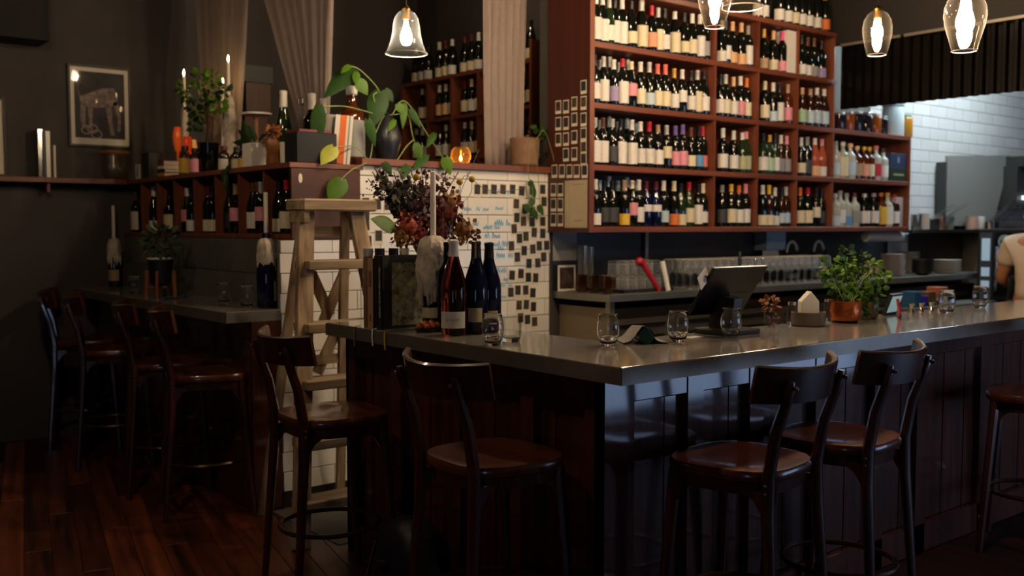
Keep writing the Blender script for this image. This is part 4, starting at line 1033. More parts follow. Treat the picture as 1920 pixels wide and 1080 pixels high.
def spray(px, py, Y, mb, n, size, r=0.05, sq=1.0, along=0.5):
    tip = at(px, py, Y); pts = curve_pts(mouth, mouth.lerp(tip, 0.5) + Vector((rg.uniform(-.03,.03), 0, 0.04)), tip, n=4)
    st.tube(pts, [0.0022]*len(pts), 4)
    for k in range(n):
        u = along + (1-along)*rg.random(); q = pts[min(int(u*(len(pts)-1)), len(pts)-1)] + Vector((rg.uniform(-r,r), rg.uniform(-r,r), rg.uniform(-r,r)))
        d = Vector((rg.uniform(-1,1), rg.uniform(-1,0.6), rg.uniform(-0.7,0.9))).normalized(); s = size*rg.uniform(0.7,1.3)
        m = leaf(q, q + d*s, s*0.55*sq, (rg.uniform(-.6,.6), -1, rg.uniform(-.4,.6)), 0.2, False); mb.add(m.v, m.f)
for (px, py) in ((705, 318), (722, 330), (738, 322), (750, 345), (765, 335), (745, 370), (772, 360), (730, 352)): spray(px, py, 3.78, dk, 26, 0.040, 0.035)
for (px, py) in ((690, 335), (705, 350), (712, 338), (698, 322)): spray(px, py, 3.80, seeds, 22, 0.014, 0.045, 1.2, 0.8)
for (px, py) in ((785, 340), (800, 322), (815, 345), (835, 330), (790, 365), (775, 380), (822, 372), (805, 355), (848, 352)): spray(px, py, 3.76, bu, 26, 0.034, 0.035, 1.1, 0.55)
for (px, py) in ((760, 395), (800, 380), (826, 402), (785, 405)): spray(px, py, 3.74, gb, 18, 0.028, 0.035, 1.1, 0.7)
for (px, py) in ((745, 315), (770, 318), (790, 312), (860, 322), (840, 315), (700, 312)): spray(px, py, 3.83, seeds, 16, 0.016, 0.03, 1.2, 0.75)
O('stems', st, mat('dry_stem', '5a4a2e', 0.8), bq)
stuff_part(O('olive_foliage', dk, M_dkleaf, bq)); stuff_part(O('burgundy_foliage', bu, M_burg, bq)); stuff_part(O('mauve_bracts', gb, M_greyb, bq)); stuff_part(O('seed_heads', seeds, M_burg, bq))
def hydrangea(px, py, Y, r, c, nm):
    m = MB(); ce = at(px, py, Y)
    for k in range(70):
        a = Vector((rg.uniform(-1,1), rg.uniform(-1,1), rg.uniform(-1,1))).normalized(); q = ce + a*r*rg.uniform(0.75,1.0)
        l = leaf(q, q + (a + Vector((rg.uniform(-.7,.7), rg.uniform(-.7,.7), rg.uniform(-.7,.7)))).normalized()*r*0.42, r*0.34, a, 0.1, False); m.add(l.v, l.f)
    m.ball(ce, r*0.72, 8, 6)
    O('hydrangea_head', m, mat(nm, c, 0.65, var=0.4, vscale=35), bq)
hydrangea(765, 425, 3.70, 0.058, 'a8452c', 'rust_red_petal'); hydrangea(838, 398, 3.72, 0.070, '7a2c22', 'wine_red_petal'); hydrangea(870, 432, 3.66, 0.062, '8a5a22', 'amber_brown_petal')
hydrangea(752, 445, 3.69, 0.045, '9a6a2c', 'ochre_petal'); hydrangea(828, 435, 3.70, 0.055, '6a241c', 'dark_wine_petal'); hydrangea(790, 440, 3.74, 0.05, '7c3028', 'brick_petal'); hydrangea(848, 376, 3.70, 0.035, 'c99a4c', 'straw_petal')
for (px, py) in ((862, 341), (885, 336), (781, 332)):
    c_ = at(px, py, 3.74)
    O('billy_button', MB().ball(c_, 0.0155, 10, 6), mat('mustard_pompom', 'b08a2c' if px > 800 else 'c07a2c', 0.8, bump=0.6, bscale=200), bq, smooth=True)
    O('flower_stem', MB().tube(curve_pts(mouth, at(848, 400, 3.76), at(px - 4, py + 30, 3.74), c_), 0.0016, 4), M_stem, bq)
O('green_leaf', leaf(at(740, 424, 3.70), at(699, 408, 3.66), 0.085, (0,-1,0.5), 0.1), M_leafl, bq, smooth=True)
tw = [at(870, 330, 3.76), at(905, 352, 3.72), at(940, 360, 3.70), at(985, 352, 3.72)]
O('long_twig', MB().tube(curve_pts(at(858, 395, 3.76), *tw), 0.0014, 4), mat('dry_stem', '5a4a2e', 0.8), bq)
O('long_twig', MB().tube(curve_pts(at(855, 400, 3.76), at(866, 355, 3.75), at(882, 320, 3.76), at(898, 280, 3.78)), 0.0014, 4), mat('dry_stem', '5a4a2e', 0.8), bq)

# ================================================================== right run of the bar
def arch_sheet(c, w, h, ln, m, name, label, cat, dz=0.0):
    pass
p = on_z(1203, 642, HC)
bkl = thing('folded_booklet', 'grey booklet arched open over teal pages on the zinc bar', 'booklet', (p.x, p.y, HC))
def arch(off, th):
    prof = []
    for k in range(13):
        t = k/12; x = -0.085 + 0.17*t
        z = 0.066*math.exp(-((t-0.46)/0.21)**2) + 0.004 - off
        prof.append((x, max(z, 0.001)))
    m = MB(); vs = []
    for (x, z) in prof: vs += [(x, -0.06, z), (x, 0.10, z*0.8), (x, 0.10, z*0.8 + th), (x, -0.06, z + th)]
    fs = []
    for k in range(12):
        a = k*4
        for j in range(4): fs.append((a+j, a+4+j, a+4+(j+1) % 4, a+(j+1) % 4))
    fs += [(0,1,2,3), (51,50,49,48)]
    return m.add(vs, fs).xf(Matrix.Rotation(-0.55, 4, 'Z'))
O('outer_page', arch(0.0, 0.002), mat('grey_page', '8f887e', 0.5, var=0.3, vscale=20), bkl, smooth=True, local=True)
O('inner_page', arch(0.004, 0.002), mat('teal_page', '0f4a50', 0.4), bkl, smooth=True, local=True)
O('teal_fold', MB().lathe([(0.030, -0.05), (0.030, 0.06)], 14).xf(Matrix.Translation((0.005, 0.0, 0.031)) @ Matrix.Rotation(-0.55, 4, 'Z') @ Matrix.Rotation(PI/2, 4, 'X')), mat('teal_page', '0f4a50', 0.4), bkl, smooth=True, local=True)

# till screen, seen from behind, leaning over the bar
ps = thing('till_screen', 'black touch till leaning back on its stand on the bar', 'till', (3.30, 2.64, HC))
A = Vector((3.115, 2.70, HC + 0.075)); Bv = Vector((3.115, 2.565, HC + 0.275)); wv = Vector((0.345, 0.0, 0.0))
nrm = (Bv - A).cross(wv).normalized()
th = nrm * 0.016
q8 = [A, A + wv, Bv + wv, Bv]; q8 = q8 + [v + th for v in q8]
O('housing', MB().add(q8, [(3,2,1,0), (4,5,6,7), (0,1,5,4), (1,2,6,5), (2,3,7,6), (3,0,4,7)]), mat('till_plastic', '0a0b0f', 0.28), ps, bev=0.004)
cpt = (A + Bv + wv)/2
sgn = -1 if nrm.y < 0 else 1
O('screen_glass', MB().add([A.lerp(Bv, 0.06) + wv*0.04 + (th*1.02 if nrm.y > 0 else -nrm*0.0006), A.lerp(Bv, 0.06) + wv*0.96 + (th*1.02 if nrm.y > 0 else -nrm*0.0006), A.lerp(Bv, 0.94) + wv*0.96 + (th*1.02 if nrm.y > 0 else -nrm*0.0006), A.lerp(Bv, 0.94) + wv*0.04 + (th*1.02 if nrm.y > 0 else -nrm*0.0006)], [(0,1,2,3)]), M_gblack, ps)
O('stand_neck', MB().bar((3.29, 2.66, HC + 0.01), cpt + Vector((0, 0.01, -0.02)), 0.12, 0.05, up=(1,0,0)), M_black, ps)
O('stand_foot', MB().chamf(3.19, 2.55, HC, 3.39, 2.735, HC + 0.022, 0.004), M_black, ps)
O('vent_slot', MB().box(-0.09, -0.001, -0.004, 0.09, 0.001, 0.004).xf(Matrix.Translation(A.lerp(Bv, 0.45) + wv*0.62 + (Vector((0,0,0)) if nrm.y > 0 else th*1.01)) @ rot_to(nrm, Bv - A).to_4x4()), M_gblack, ps)
nt_ = on_y(1319, 522, 2.60)
Mn = Matrix.Translation(nt_) @ Matrix.Rotation(0.2, 4, 'Z') @ Matrix.Rotation(math.radians(-32), 4, 'Y')
solo('paper_note', MB().box(-0.040, -0.0006, -0.030, 0.040, 0.0006, 0.030).xf(Mn), M_paper, 'tilted cream paper note tucked at the corner of the till', 'note', tuple(nt_))
solo('receipt_slip', MB().box(3.02, 2.60, HC, 3.10, 2.65, HC + 0.002), M_paper, 'small pale receipt slip lying at the foot of the till', 'paper', (3.06, 2.62, HC))

def small_pot(name, label, cat, loc, prof, m, seg=18, smooth=True): 
    return solo(name, MB().lathe(prof, seg, loc), m, label, cat, loc, smooth=smooth)
# dried sprig in small glass vase
p = on_z(1443, 611, HC)
sv = thing('sprig_vase', 'small clear glass vase with rusty dried sprig beside the till', 'vase', p)
O('vase_glass', MB().lathe([(0.022, 0), (0.026, 0.01), (0.026, 0.06), (0.014, 0.085), (0.016, 0.095)], 14, open_ends=True), M_clear, sv, smooth=True, local=True)
sp = leaves(MB(), (0.0, 0, 0.105), (0.03, 0.03, 0.035), 50, 0.024, rg)
stuff_part(O('dried_sprig', sp, mat('rust_sprig', '8a4a26', 0.7, var=0.4, vscale=50), sv, local=True))
sp2 = leaves(MB(), (0.012, -0.012, 0.03), (0.022, 0.02, 0.03), 30, 0.02, rg)
stuff_part(O('hanging_sprig', sp2, mat('dark_rust_sprig', '5a2a1c', 0.7), sv, local=True))
O('sprig_stem', MB().tube([(0, 0, 0.01), (0.004, 0, 0.10)], 0.0015, 4), mat('dry_stem', '5a4a2e', 0.8), sv, local=True)
# votive bowl with house shaped candle
p = on_z(1498, 608, HC); p = Vector((3.83, 2.62, HC))
vb = solo('stone_bowl', MB().lathe([(0.066, 0), (0.074, 0.005), (0.076, 0.062), (0.070, 0.062), (0.068, 0.03), (1e-5, 0.028)], 24, p), mat('brown_grey_stone', '6a5a4c', 0.7, var=0.2, vscale=25), 'round taupe stone bowl with a white block candle in it', 'bowl', tuple(p), smooth=True)
hc_ = thing('block_candle', 'white peaked block candle standing in the taupe stone bowl', 'candle', (p.x, p.y, HC + 0.028))
hw = 0.040
M_h = Matrix.Translation((p.x, p.y, HC + 0.028)) @ Matrix.Rotation(-0.68, 4, 'Z')
O('candle_block', MB().prism([(-hw, 0), (hw, 0), (hw, 0.082), (0.002, 0.128), (-hw, 0.082)], -0.03, 0.03).xf(M_h @ Matrix.Rotation(PI/2, 4, 'X')), M_wax2, hc_, bev=0.004)
O('wick', MB().tube([(p.x, p.y, HC + 0.15), (p.x, p.y, HC + 0.172)], 0.0012, 5), M_black, hc_)
# small polished jars behind
for k, (px, py) in enumerate(((1462, 606), (1474, 603), (1540, 600))):
    q = on_z(px, py, HC); q = Vector((q.x, min(q.y, 2.70), HC))
    t = thing('bitters_jar', 'small clear glass jar by the stone bowl, %s from the till' % ORD[k+1], 'jar', q, 0, 'glass jars by the stone bowl')
    O('jar_glass', MB().lathe([(0.020, 0), (0.024, 0.006), (0.024, 0.07), (0.018, 0.085), (0.018, 0.095)], 12, open_ends=True), M_clear, t, smooth=True, local=True)
    O('jar_lid', MB().lathe([(0.019, 0.088), (0.019, 0.102), (1e-5, 0.103)], 12), M_chrome, t, smooth=True, local=True)
    O('jar_base', MB().lathe([(0.019, 0.0), (0.022, 0.014), (1e-5, 0.016)], 12), M_solid, t, smooth=True, local=True)
# copper pot with herbs
p = Vector((4.09, 2.60, HC))
cp = thing('herb_planter', 'hammered copper planter of bushy green herbs on the bar', 'potted plant', p)
O('copper_pot', MB().lathe([(0.050, 0), (0.066, 0.012), (0.074, 0.055), (0.070, 0.095), (0.073, 0.10), (0.066, 0.10), (0.06, 0.08), (1e-5, 0.078)], 22), M_copper, cp, smooth=True, local=True)
hs = MB()
for k in range(9):
    tip = on_y(1548 + k*13 + rg.uniform(-4, 4), 480 + abs(k-3)*9 + rg.uniform(-8, 12), 2.62) - p
    hs.tube(curve_pts((rg.uniform(-.03,.03), rg.uniform(-.03,.03), 0.08), tip*0.55 + Vector((0,0,0.05)), tip, n=3), 0.0025, 4)
O('herb_stems', hs, M_stem, cp, local=True)
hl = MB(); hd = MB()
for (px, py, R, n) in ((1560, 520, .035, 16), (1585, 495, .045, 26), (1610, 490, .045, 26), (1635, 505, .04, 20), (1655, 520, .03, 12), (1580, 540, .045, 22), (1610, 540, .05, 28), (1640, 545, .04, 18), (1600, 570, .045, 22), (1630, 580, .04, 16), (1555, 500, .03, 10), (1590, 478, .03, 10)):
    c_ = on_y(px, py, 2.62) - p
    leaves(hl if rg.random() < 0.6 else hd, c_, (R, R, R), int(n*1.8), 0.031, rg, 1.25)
stuff_part(O('herb_leaves', hl, M_leafl, cp, local=True)); stuff_part(O('dark_herb_leaves', hd, M_leafd, cp, local=True))  # some clumps use a darker green
q = Vector((4.33, 2.63, HC))
gp = thing('herb_pot', 'olive glazed pot with leafy cuttings beside the copper planter', 'potted plant', q)
O('glazed_pot', MB().lathe([(0.036, 0), (0.046, 0.01), (0.052, 0.07), (0.048, 0.085), (0.044, 0.085), (0.04, 0.07), (1e-5, 0.068)], 16), mat('olive_glaze', '5a4c20', 0.3), gp, smooth=True, local=True)
stuff_part(O('cuttings', leaves(MB(), (0, 0, 0.12), (0.05, 0.05, 0.045), 40, 0.028, rg, 1.2), M_leafd, gp, local=True))
# tablet and red pen
q = on_z(1672, 588, HC)
tbm = Matrix.Translation((4.62, 2.69, HC)) @ Matrix.Rotation(0.15, 4, 'Z') @ Matrix.Rotation(math.radians(20), 4, 'X')
tt = thing('card_terminal', 'small card terminal with pale screen propped behind the herbs', 'terminal', (4.62, 2.69, HC))
O('terminal_body', MB().box(-0.075, -0.008, 0.003, 0.075, 0.008, 0.115).xf(tbm), M_black, tt)
O('terminal_screen', MB().box(-0.062, -0.0092, 0.018, 0.062, -0.008, 0.105).xf(tbm), mat('pale_screen', '9fc0c0', 0.3, emit='9fc8c8', es=0.25), tt)
solo('red_pen', MB().tube([(4.50, 2.56, HC + 0.004), (4.545, 2.60, HC + 0.085)], 0.008, 8), mat('red_plastic', 'a01828', 0.3), 'red marker pen leaning beside the card terminal', 'pen', (4.50, 2.56, HC))

# ================================================================== photos stuck on the walls
M_card = mat('instant_photo_border', 'd2c8b4', 0.6); 
def photo_mat(k):
    cs = [('080706', '3a302a'), ('0a0807', '4a362e'), ('070809', '2c3136'), ('0c0806', '54402f'), ('080808', '403b36')]
    a, b = cs[k % 5]; return mat('photo_print_%d' % (k % 5), b, 0.65, col2=a, vscale=45, rnd=0.2)
_pc = MB().box(-0.027, 0, -0.043, 0.027, 0.0012, 0.043).mesh('photo_card', M_card)
_pp = MB().box(-0.0225, -0.0006, -0.024, 0.0225, 0.0, 0.036).mesh('photo_print', photo_mat(0))
def instant_photo(loc, rz, tilt, label, k, group, s=1.0):
    o = O('instant_photo', _pc, None); o.location = loc; o.rotation_euler = (0, tilt, rz); o.scale = (s, s, s)
    tag(o, label, 'photo', group)
    q = O('photo_print', _pp, photo_mat(k), o, local=True)
    return o
rp = random.Random(5)
rows_t = [('row under the wooden ledge', [(895,355),(909.5,355),(926,355),(943,355),(961,355),(978,358),(998,356),(1017.5,355)]),
          ('second row', [(968,382),(1020,378)]), ('third row', [(984,392),(998,397)]), ('fourth row', [(969,408),(981.5,415),(997.5,416),(1017.5,415)]),
          ('fifth row', [(964,429),(974,447),(986,443),(1001.5,436),(1017.5,438)]), ('sixth row', [(959,461),(982.7,470),(999,467),(1011,461),(1025,460)]),
          ('seventh row', [(970,482),(991.7,494),(1008.3,493),(1019.3,482)]), ('eighth row', [(960,516),(976.7,513),(990.7,520),(1004.3,521)]),
          ('ninth row', [(957.7,548),(971,544),(985.7,544),(999,549)]), ('tenth row', [(973.3,572),(986.7,571),(1000,575)]), ('eleventh row', [(976,596),(989,599),(1002.3,603)])]
k = 0
for (rn, L_) in rows_t:
    for i, (px, py) in enumerate(L_):
        p = on_y(px, py, YW - 0.004)
        instant_photo((p.x, YW - 0.0045, p.z - 0.006), 0, rp.uniform(-0.06, 0.06), 'instant photo on white tiles, %s in the %s towards the bookcase' % (ORD[i+1], rn), k, 'instant photos on the tiles'); k += 1
for i, (px, py) in enumerate([(686,383),(708,385),(727,386),(686,405),(686,424),(710,444),(690,454)]):
    p = on_y(px, py, YW - 0.004)
    instant_photo((p.x, YW - 0.0045, p.z), 0, rp.uniform(-0.05, 0.05), 'instant photo on white tiles between ladder and bouquet, %s from the top' % ORD[i+1], k, 'instant photos by the ladder'); k += 1
XP = XB[0] - T - 0.0015
def side_photo(px, py, label):
    global k
    p = on_x(px, py, XP)
    o = instant_photo((XP, p.y, p.z), -PI/2, rp.uniform(-0.02, 0.02), label, k, 'instant photos on the bookcase side', 0.98); k += 1
for c, (px, ys) in enumerate([(1046.5, (201,232,262)), (1061, (200,231,261,290)), (1076.7, (194,224,257,289)), (1094, (163,193,224,252,277,299))]):
    for r, py in enumerate(ys): side_photo(px, py, 'pale bordered instant photo on bookcase side, %s down the %s column' % (ORD[r+1], ORD[c+1]))
for i, px in enumerate((1039.5, 1053.5, 1067.5, 1081, 1096)): side_photo(px, 321, 'pale bordered instant photo, %s in the row above the pinned menu sheet' % ORD[i+1])
for r, py in enumerate((356, 384, 412)):
    for c, px in enumerate((1037.5, 1050.5)): side_photo(px, py, 'pale bordered instant photo beside the menu sheet, %s row, %s column' % (ORD[r+1], ORD[c+1]))
a, b = on_x(1059, 339, XP), on_x(1101, 427, XP)
ms = solo('menu_sheet', MB().box(XP - 0.001, b.y, b.z, XP, a.y, a.z), mat('tan_menu_paper', 'b3a184', 0.75, var=0.1, vscale=12), 'large tan paper menu pinned low on the bookcase side', 'menu', (XP, b.y, b.z))
O('faint_print', MB().box(XP - 0.0014, b.y + 0.03, a.z - 0.03, XP - 0.001, a.y - 0.06, a.z - 0.024).box(XP - 0.0014, b.y + 0.04, b.z + 0.04, XP - 0.001, b.y + 0.12, b.z + 0.05), mat('faint_print_ink', '9a886c', 0.8), ms)

# ================================================================== far wall: pictures and ledge things
def framed(name, label, x0, x1, z0, z1, Y, art=None, fw=0.016, matw=0.03, lean=0.0):
    t = thing(name, label, 'picture', ((x0+x1)/2, Y, z0))
    d = 0.022
    O('frame', MB().box(x0, Y-d, z0, x0+fw, Y, z1).box(x1-fw, Y-d, z0, x1, Y, z1).box(x0+fw, Y-d, z0, x1-fw, Y, z0+fw).box(x0+fw, Y-d, z1-fw, x1-fw, Y, z1), M_black, t)
    O('mount', MB().box(x0+fw, Y-0.008, z0+fw, x1-fw, Y-0.004, z1-fw), M_paper, t)
    if art: art(t, x0+fw+matw, x1-fw-matw, z0+fw+matw*1.6, z1-fw-matw, Y-0.009)
    O('glazing', MB().box(x0+fw, Y-0.0125, z0+fw, x1-fw, Y-0.0115, z1-fw), thin_glass('picture_glass', (0.98,0.98,0.98), ior=1.10), t)
    return t
def sketch(t, x0, x1, z0, z1, y):
    O('print_ground', MB().box(x0, y-0.0006, z0, x1, y, z1), mat('dark_print_ground', '2a2428', 0.6, col2='17131a', vscale=14), t)
    w, h = x1-x0, z1-z0
    def P(u, v): return (x0+u*w, y-0.0016, z0+v*h)
    pale = mat('pale_chalk', 'a08c88', 0.7, col2='5a4c4e', vscale=30)
    body = [(0.10,0.62),(0.30,0.68),(0.55,0.76),(0.78,0.78),(0.86,0.66),(0.84,0.52),(0.62,0.48),(0.44,0.46),(0.26,0.46),(0.12,0.50)]
    def flat(pts, nm, m):
        mb = MB(); n = len(pts); vs = [P(*p) for p in pts]; vs2 = [(x, yy-0.0006, z) for x, yy, z in vs]
        mb.add(vs + vs2, [tuple(range(n)), tuple(reversed(range(n, 2*n)))] + [(i, (i+1) % n, n+(i+1) % n, n+i) for i in range(n)])
        O(nm, mb, m, t)
    flat(body, 'chalk_body', pale)
    for pts in ([(0.12,0.50),(0.22,0.48),(0.20,0.30),(0.22,0.14),(0.14,0.14),(0.10,0.30)], [(0.26,0.48),(0.36,0.47),(0.34,0.28),(0.34,0.16),(0.28,0.16)], [(0.60,0.50),(0.72,0.50),(0.74,0.28),(0.78,0.06),(0.70,0.06),(0.66,0.26)], [(0.76,0.56),(0.86,0.58),(0.92,0.34),(0.90,0.12),(0.84,0.12),(0.85,0.34)]):
        flat(pts, 'chalk_leg', pale)
    ring = [P(0.28+0.20*math.cos(a*PI/10), 0.86+0.10*math.sin(a*PI/10)) for a in range(0, 20)]
    O('chalk_loop', MB().tube(ring, 0.006, 5, closed=True, flat=0.2, up=(0,1,0)), pale, t)
    O('chalk_loop', MB().tube([P(0.09,0.86), P(0.05,0.74), P(0.10,0.62), P(0.12,0.55)], 0.006, 5), pale, t)
    for c in ((0.22,0.12), (0.42,0.06), (0.34,0.14)):
        O('chalk_ball', MB().tube([P(c[0]+0.10*math.cos(a*PI/8), c[1]+0.06*math.sin(a*PI/8)) for a in range(16)], 0.005, 5, closed=True, up=(0,1,0)), mat('bright_chalk', '9a8c86', 0.7), t)
a, b = on_y(125, 118, YFAR - 0.01), on_y(247, 279, YFAR - 0.01)
framed('framed_sketch', 'black framed chalk sketch of a long bodied animal on charcoal wall', a.x, b.x, b.z, a.z, YFAR - 0.002, sketch)
a, b = on_y(-150, 170, YFAR - 0.14), on_y(16, 331, YFAR - 0.14)
framed('framed_print', 'black framed pale print standing on the ledge at the picture edge', a.x, b.x, 1.872, a.z, YFAR - 0.08, None, 0.014)
def ledge_y(px, py, Y=YFAR - 0.08): return on_y(px, py, Y)
for k_, (pa, pb, yt, m, lab) in enumerate(((69, 76, 243, M_chrome, 'tall silver slim book'), (76, 81, 246, mat('grey_book', '6a665e', 0.5), 'tall grey slim book'), (81, 89, 247, M_white, 'tall white slim book'))):
    a, b = ledge_y(pa, 330), ledge_y(pb, yt)
    solo('ledge_book', MB().chamf(a.x, YFAR - 0.14, 1.872, b.x, YFAR - 0.02, b.z, 0.002), m, lab + ' upright on the far ledge', 'book', (a.x, YFAR - 0.08, 1.872))
a, b = ledge_y(100, 330), ledge_y(105, 272)
solo('ledge_candle', MB().lathe([(0.009, 0), (0.009, b.z - 1.875), (1e-5, b.z - 1.873)], 10, ((a.x+b.x)/2, YFAR - 0.08, 1.872)), M_wax2, 'thin pale candle standing beside the silver book on ledge', 'candle', ((a.x+b.x)/2, YFAR - 0.08, 1.872), smooth=True)
c_ = ledge_y(214, 335); hz = ledge_y(214, 286).z - 1.872
gb_ = thing('glass_bowl', 'smoky glass bowl with amber rim on the end of the far ledge', 'bowl', (c_.x, YFAR - 0.10, 1.872))
O('bowl_wall', MB().lathe([(0.07, 0.0), (0.095, 0.02), (0.105, hz*0.5), (0.108, hz)], 20, sy=0.6, open_ends=True), thin_glass('smoky_bowl_glass', (0.86,0.78,0.68), edge=0.3, haze=0.06), gb_, smooth=True, local=True)
O('amber_rim', MB().tube([(0.108*math.cos(2*PI*q/24), 0.065*math.sin(2*PI*q/24), hz) for q in range(24)], 0.006, 5, closed=True, up=(0,0,1)), mat('amber_glass', '9a5a14', 0.15), gb_, smooth=True, local=True)
O('bowl_foot', MB().lathe([(0.06, 0.0), (0.062, 0.006)], 16, sy=0.6), mat('dark_glass_foot', '2a241e', 0.2), gb_, local=True)

# ================================================================== things along the top of the bottle niche
ZT = 1.87
def nt(px, X, ytop=None):
    p = on_x(px, 300, X); h = (on_x(px, ytop, X).z - ZT) if ytop is not None else 0.1
    return Vector((X, p.y, ZT)), h
def wpx(n, X, px):   # metres per pixel across at that spot
    p = on_x(px, 300, X); return n * ((p - EYE).dot(_F)) / FPX
def nbottle(px, ytop, X, label, kind, glass, lab, cap, lz, rz=-PI/2 + 0.55, name='spirit_bottle'):
    p, h = nt(px, X, ytop); H0 = KIND[kind][-1][1]
    return bottle(p, label, kind, glass, lab, cap, lz, rz, 'bottles on the half wall', 80, h/H0, name)
nbottle(266, 222, 2.66, 'pale spirit bottle with cream label and white cap by far wall', 'spirit', 'pale', 'cream', 'white', (0.05, 0.15))
p, h = nt(293, 2.74, 216)
solo('pepper_mill', MB().lathe([(0.026, 0), (0.028, 0.01), (0.020, h*0.35), (0.024, h*0.62), (0.017, h*0.68), (0.025, h*0.84), (0.020, h*0.95), (0.006, h)], 12, p), wood('dark_mill_wood', '4a2416', '2c120a', 0.35, 'z'), 'tall dark turned pepper mill beside the pale spirit bottle', 'pepper mill', tuple(p), smooth=True)
p, h = nt(258, 2.50, 308)
pc = thing('small_picture_card', 'small white card with black brush mark at the niche end', 'card', p)
O('card', MB().box(-0.003, -0.045, 0, 0.003, 0.045, h), M_paper, pc, local=True)
O('brush_mark', MB().bar((-0.0035, 0.02, h*0.2), (-0.0035, -0.02, h*0.85), 0.014, 0.001, up=(1,0,0)), M_black, pc, local=True)
p, h = nt(285, 2.56, 286)
solo('black_tin', MB().chamf(p.x - 0.05, p.y - 0.07, ZT, p.x + 0.05, p.y + 0.07, ZT + h, 0.004), M_black, 'square black tin on the niche top next to the stacked books', 'tin', tuple(p))
z = ZT; p, _ = nt(321, 2.56)
for (c, hh, w, lab) in (('c9862c', 0.030, 0.135, 'yellow'), ('2c2a2c', 0.022, 0.150, 'charcoal'), ('d8d0c4', 0.028, 0.125, 'white'), ('7a2430', 0.032, 0.115, 'dark red')):
    t = thing('stacked_book', 'small %s book lying in the stack on the niche top' % lab, 'book', (p.x, p.y, z))
    O('cover', MB().box(p.x - 0.075, p.y - w/2, z, p.x + 0.075, p.y + w/2, z + 0.003).box(p.x - 0.075, p.y - w/2, z + hh - 0.003, p.x + 0.075, p.y + w/2, z + hh).box(p.x - 0.075, p.y - w/2, z, p.x - 0.072, p.y + w/2, z + hh), mat('stack_cover_' + lab.replace(' ', '_'), c, 0.5), t)
    O('pages', MB().box(p.x - 0.072, p.y - w/2 + 0.003, z + 0.003, p.x + 0.07, p.y + w/2 - 0.003, z + hh - 0.003), mat('book_pages', 'd8cbb0', 0.8), t)
    z += hh
# lit candles
def tall_candle(px, yflame, ycand, X, label, wax_px, lit=True):
    p, h = nt(px, X, yflame + 12); _, wz = nt(px, X, ycand)
    return candle_bottle('lit_candle_bottle', label, p, B, 'dark', 0.9, (wz*0.30, wz, wpx(wax_px, X, px)/2), (0.011, h), None, lit)
tall_candle(348, 130, 198, 2.66, 'lit taper candle in a waxy bottle beside the bushy potted plant', 13)
tall_candle(431, 104, 178, 2.70, 'tallest lit candle on a wax covered bottle before the curtain', 24)
p, h = nt(419, 2.80, 158)
cs = thing('small_lit_candle', 'short lit candle between the potted plant and the tallest candle', 'candle', p)
O('candle_stick', MB().lathe([(0.012, 0), (0.012, h - 0.005), (1e-5, h)], 10), M_wax2, cs, smooth=True, local=True)
O('flame', MB().lathe([(0.003, h + 0.004), (0.009, h + 0.020), (0.008, h + 0.032), (0.003, h + 0.048), (1e-5, h + 0.056)], 10), M_flame, cs, smooth=True, local=True)
# orange lantern, red votive, pale votive
p, h = nt(334, 2.70, 238)
solo('orange_glass_lantern', MB().lathe([(0.024, 0), (0.008, 0.02), (0.008, h*0.5), (0.024, h*0.58), (0.034, h*0.75), (0.032, h*0.9), (0.022, h)], 14, p), mat('orange_glass', 'd4571a', 0.15, emit='d4571a', es=0.15), 'glowing orange glass lantern behind the stacked books', 'lantern', tuple(p), smooth=True)
p, h = nt(352, 2.58, 256)
solo('red_votive', MB().lathe([(0.020, 0), (0.022, h*0.55), (0.034, h*0.72), (0.032, h*0.9), (0.024, h)], 14, p), mat('red_votive_glass', 'c43a10', 0.15, emit='d03a0c', es=0.2), 'glowing red glass votive behind the yellow label bottle', 'votive', tuple(p), smooth=True)
p, h = nt(364, 2.74, 262)
solo('pale_votive', MB().lathe([(0.018, 0), (0.018, h*0.6), (0.024, h*0.75), (0.016, h)], 12, p), mat('pale_votive_glass', 'e0b070', 0.3, emit='e0a050', es=0.2), 'small pale votive glowing next to the bushy plant pot', 'votive', tuple(p), smooth=True)
nbottle(347, 274, 2.51, 'small bottle with bright yellow label in front of red votive', 'squat', 'amber', 'yellow', 'black', (0.01, 0.10))
nbottle(365, 278, 2.52, 'small bottle with pinkish label against the black plant pot', 'squat', 'brown', 'pink', 'black', (0.01, 0.10))
nbottle(420, 274, 2.54, 'small bottle with white label and red shoulder after plant pot', 'squat', 'brown', 'white', 'maroon', (0.01, 0.085))
nbottle(443, 276, 2.54, 'small dark bottle with cream label near the trailing leaf', 'squat', 'dark', 'cream', 'black', (0.01, 0.085))
nbottle(455, 280, 2.52, 'small dark bottle with yellow label touching the white planter', 'squat', 'dark', 'yellow', 'black', (0.01, 0.095))
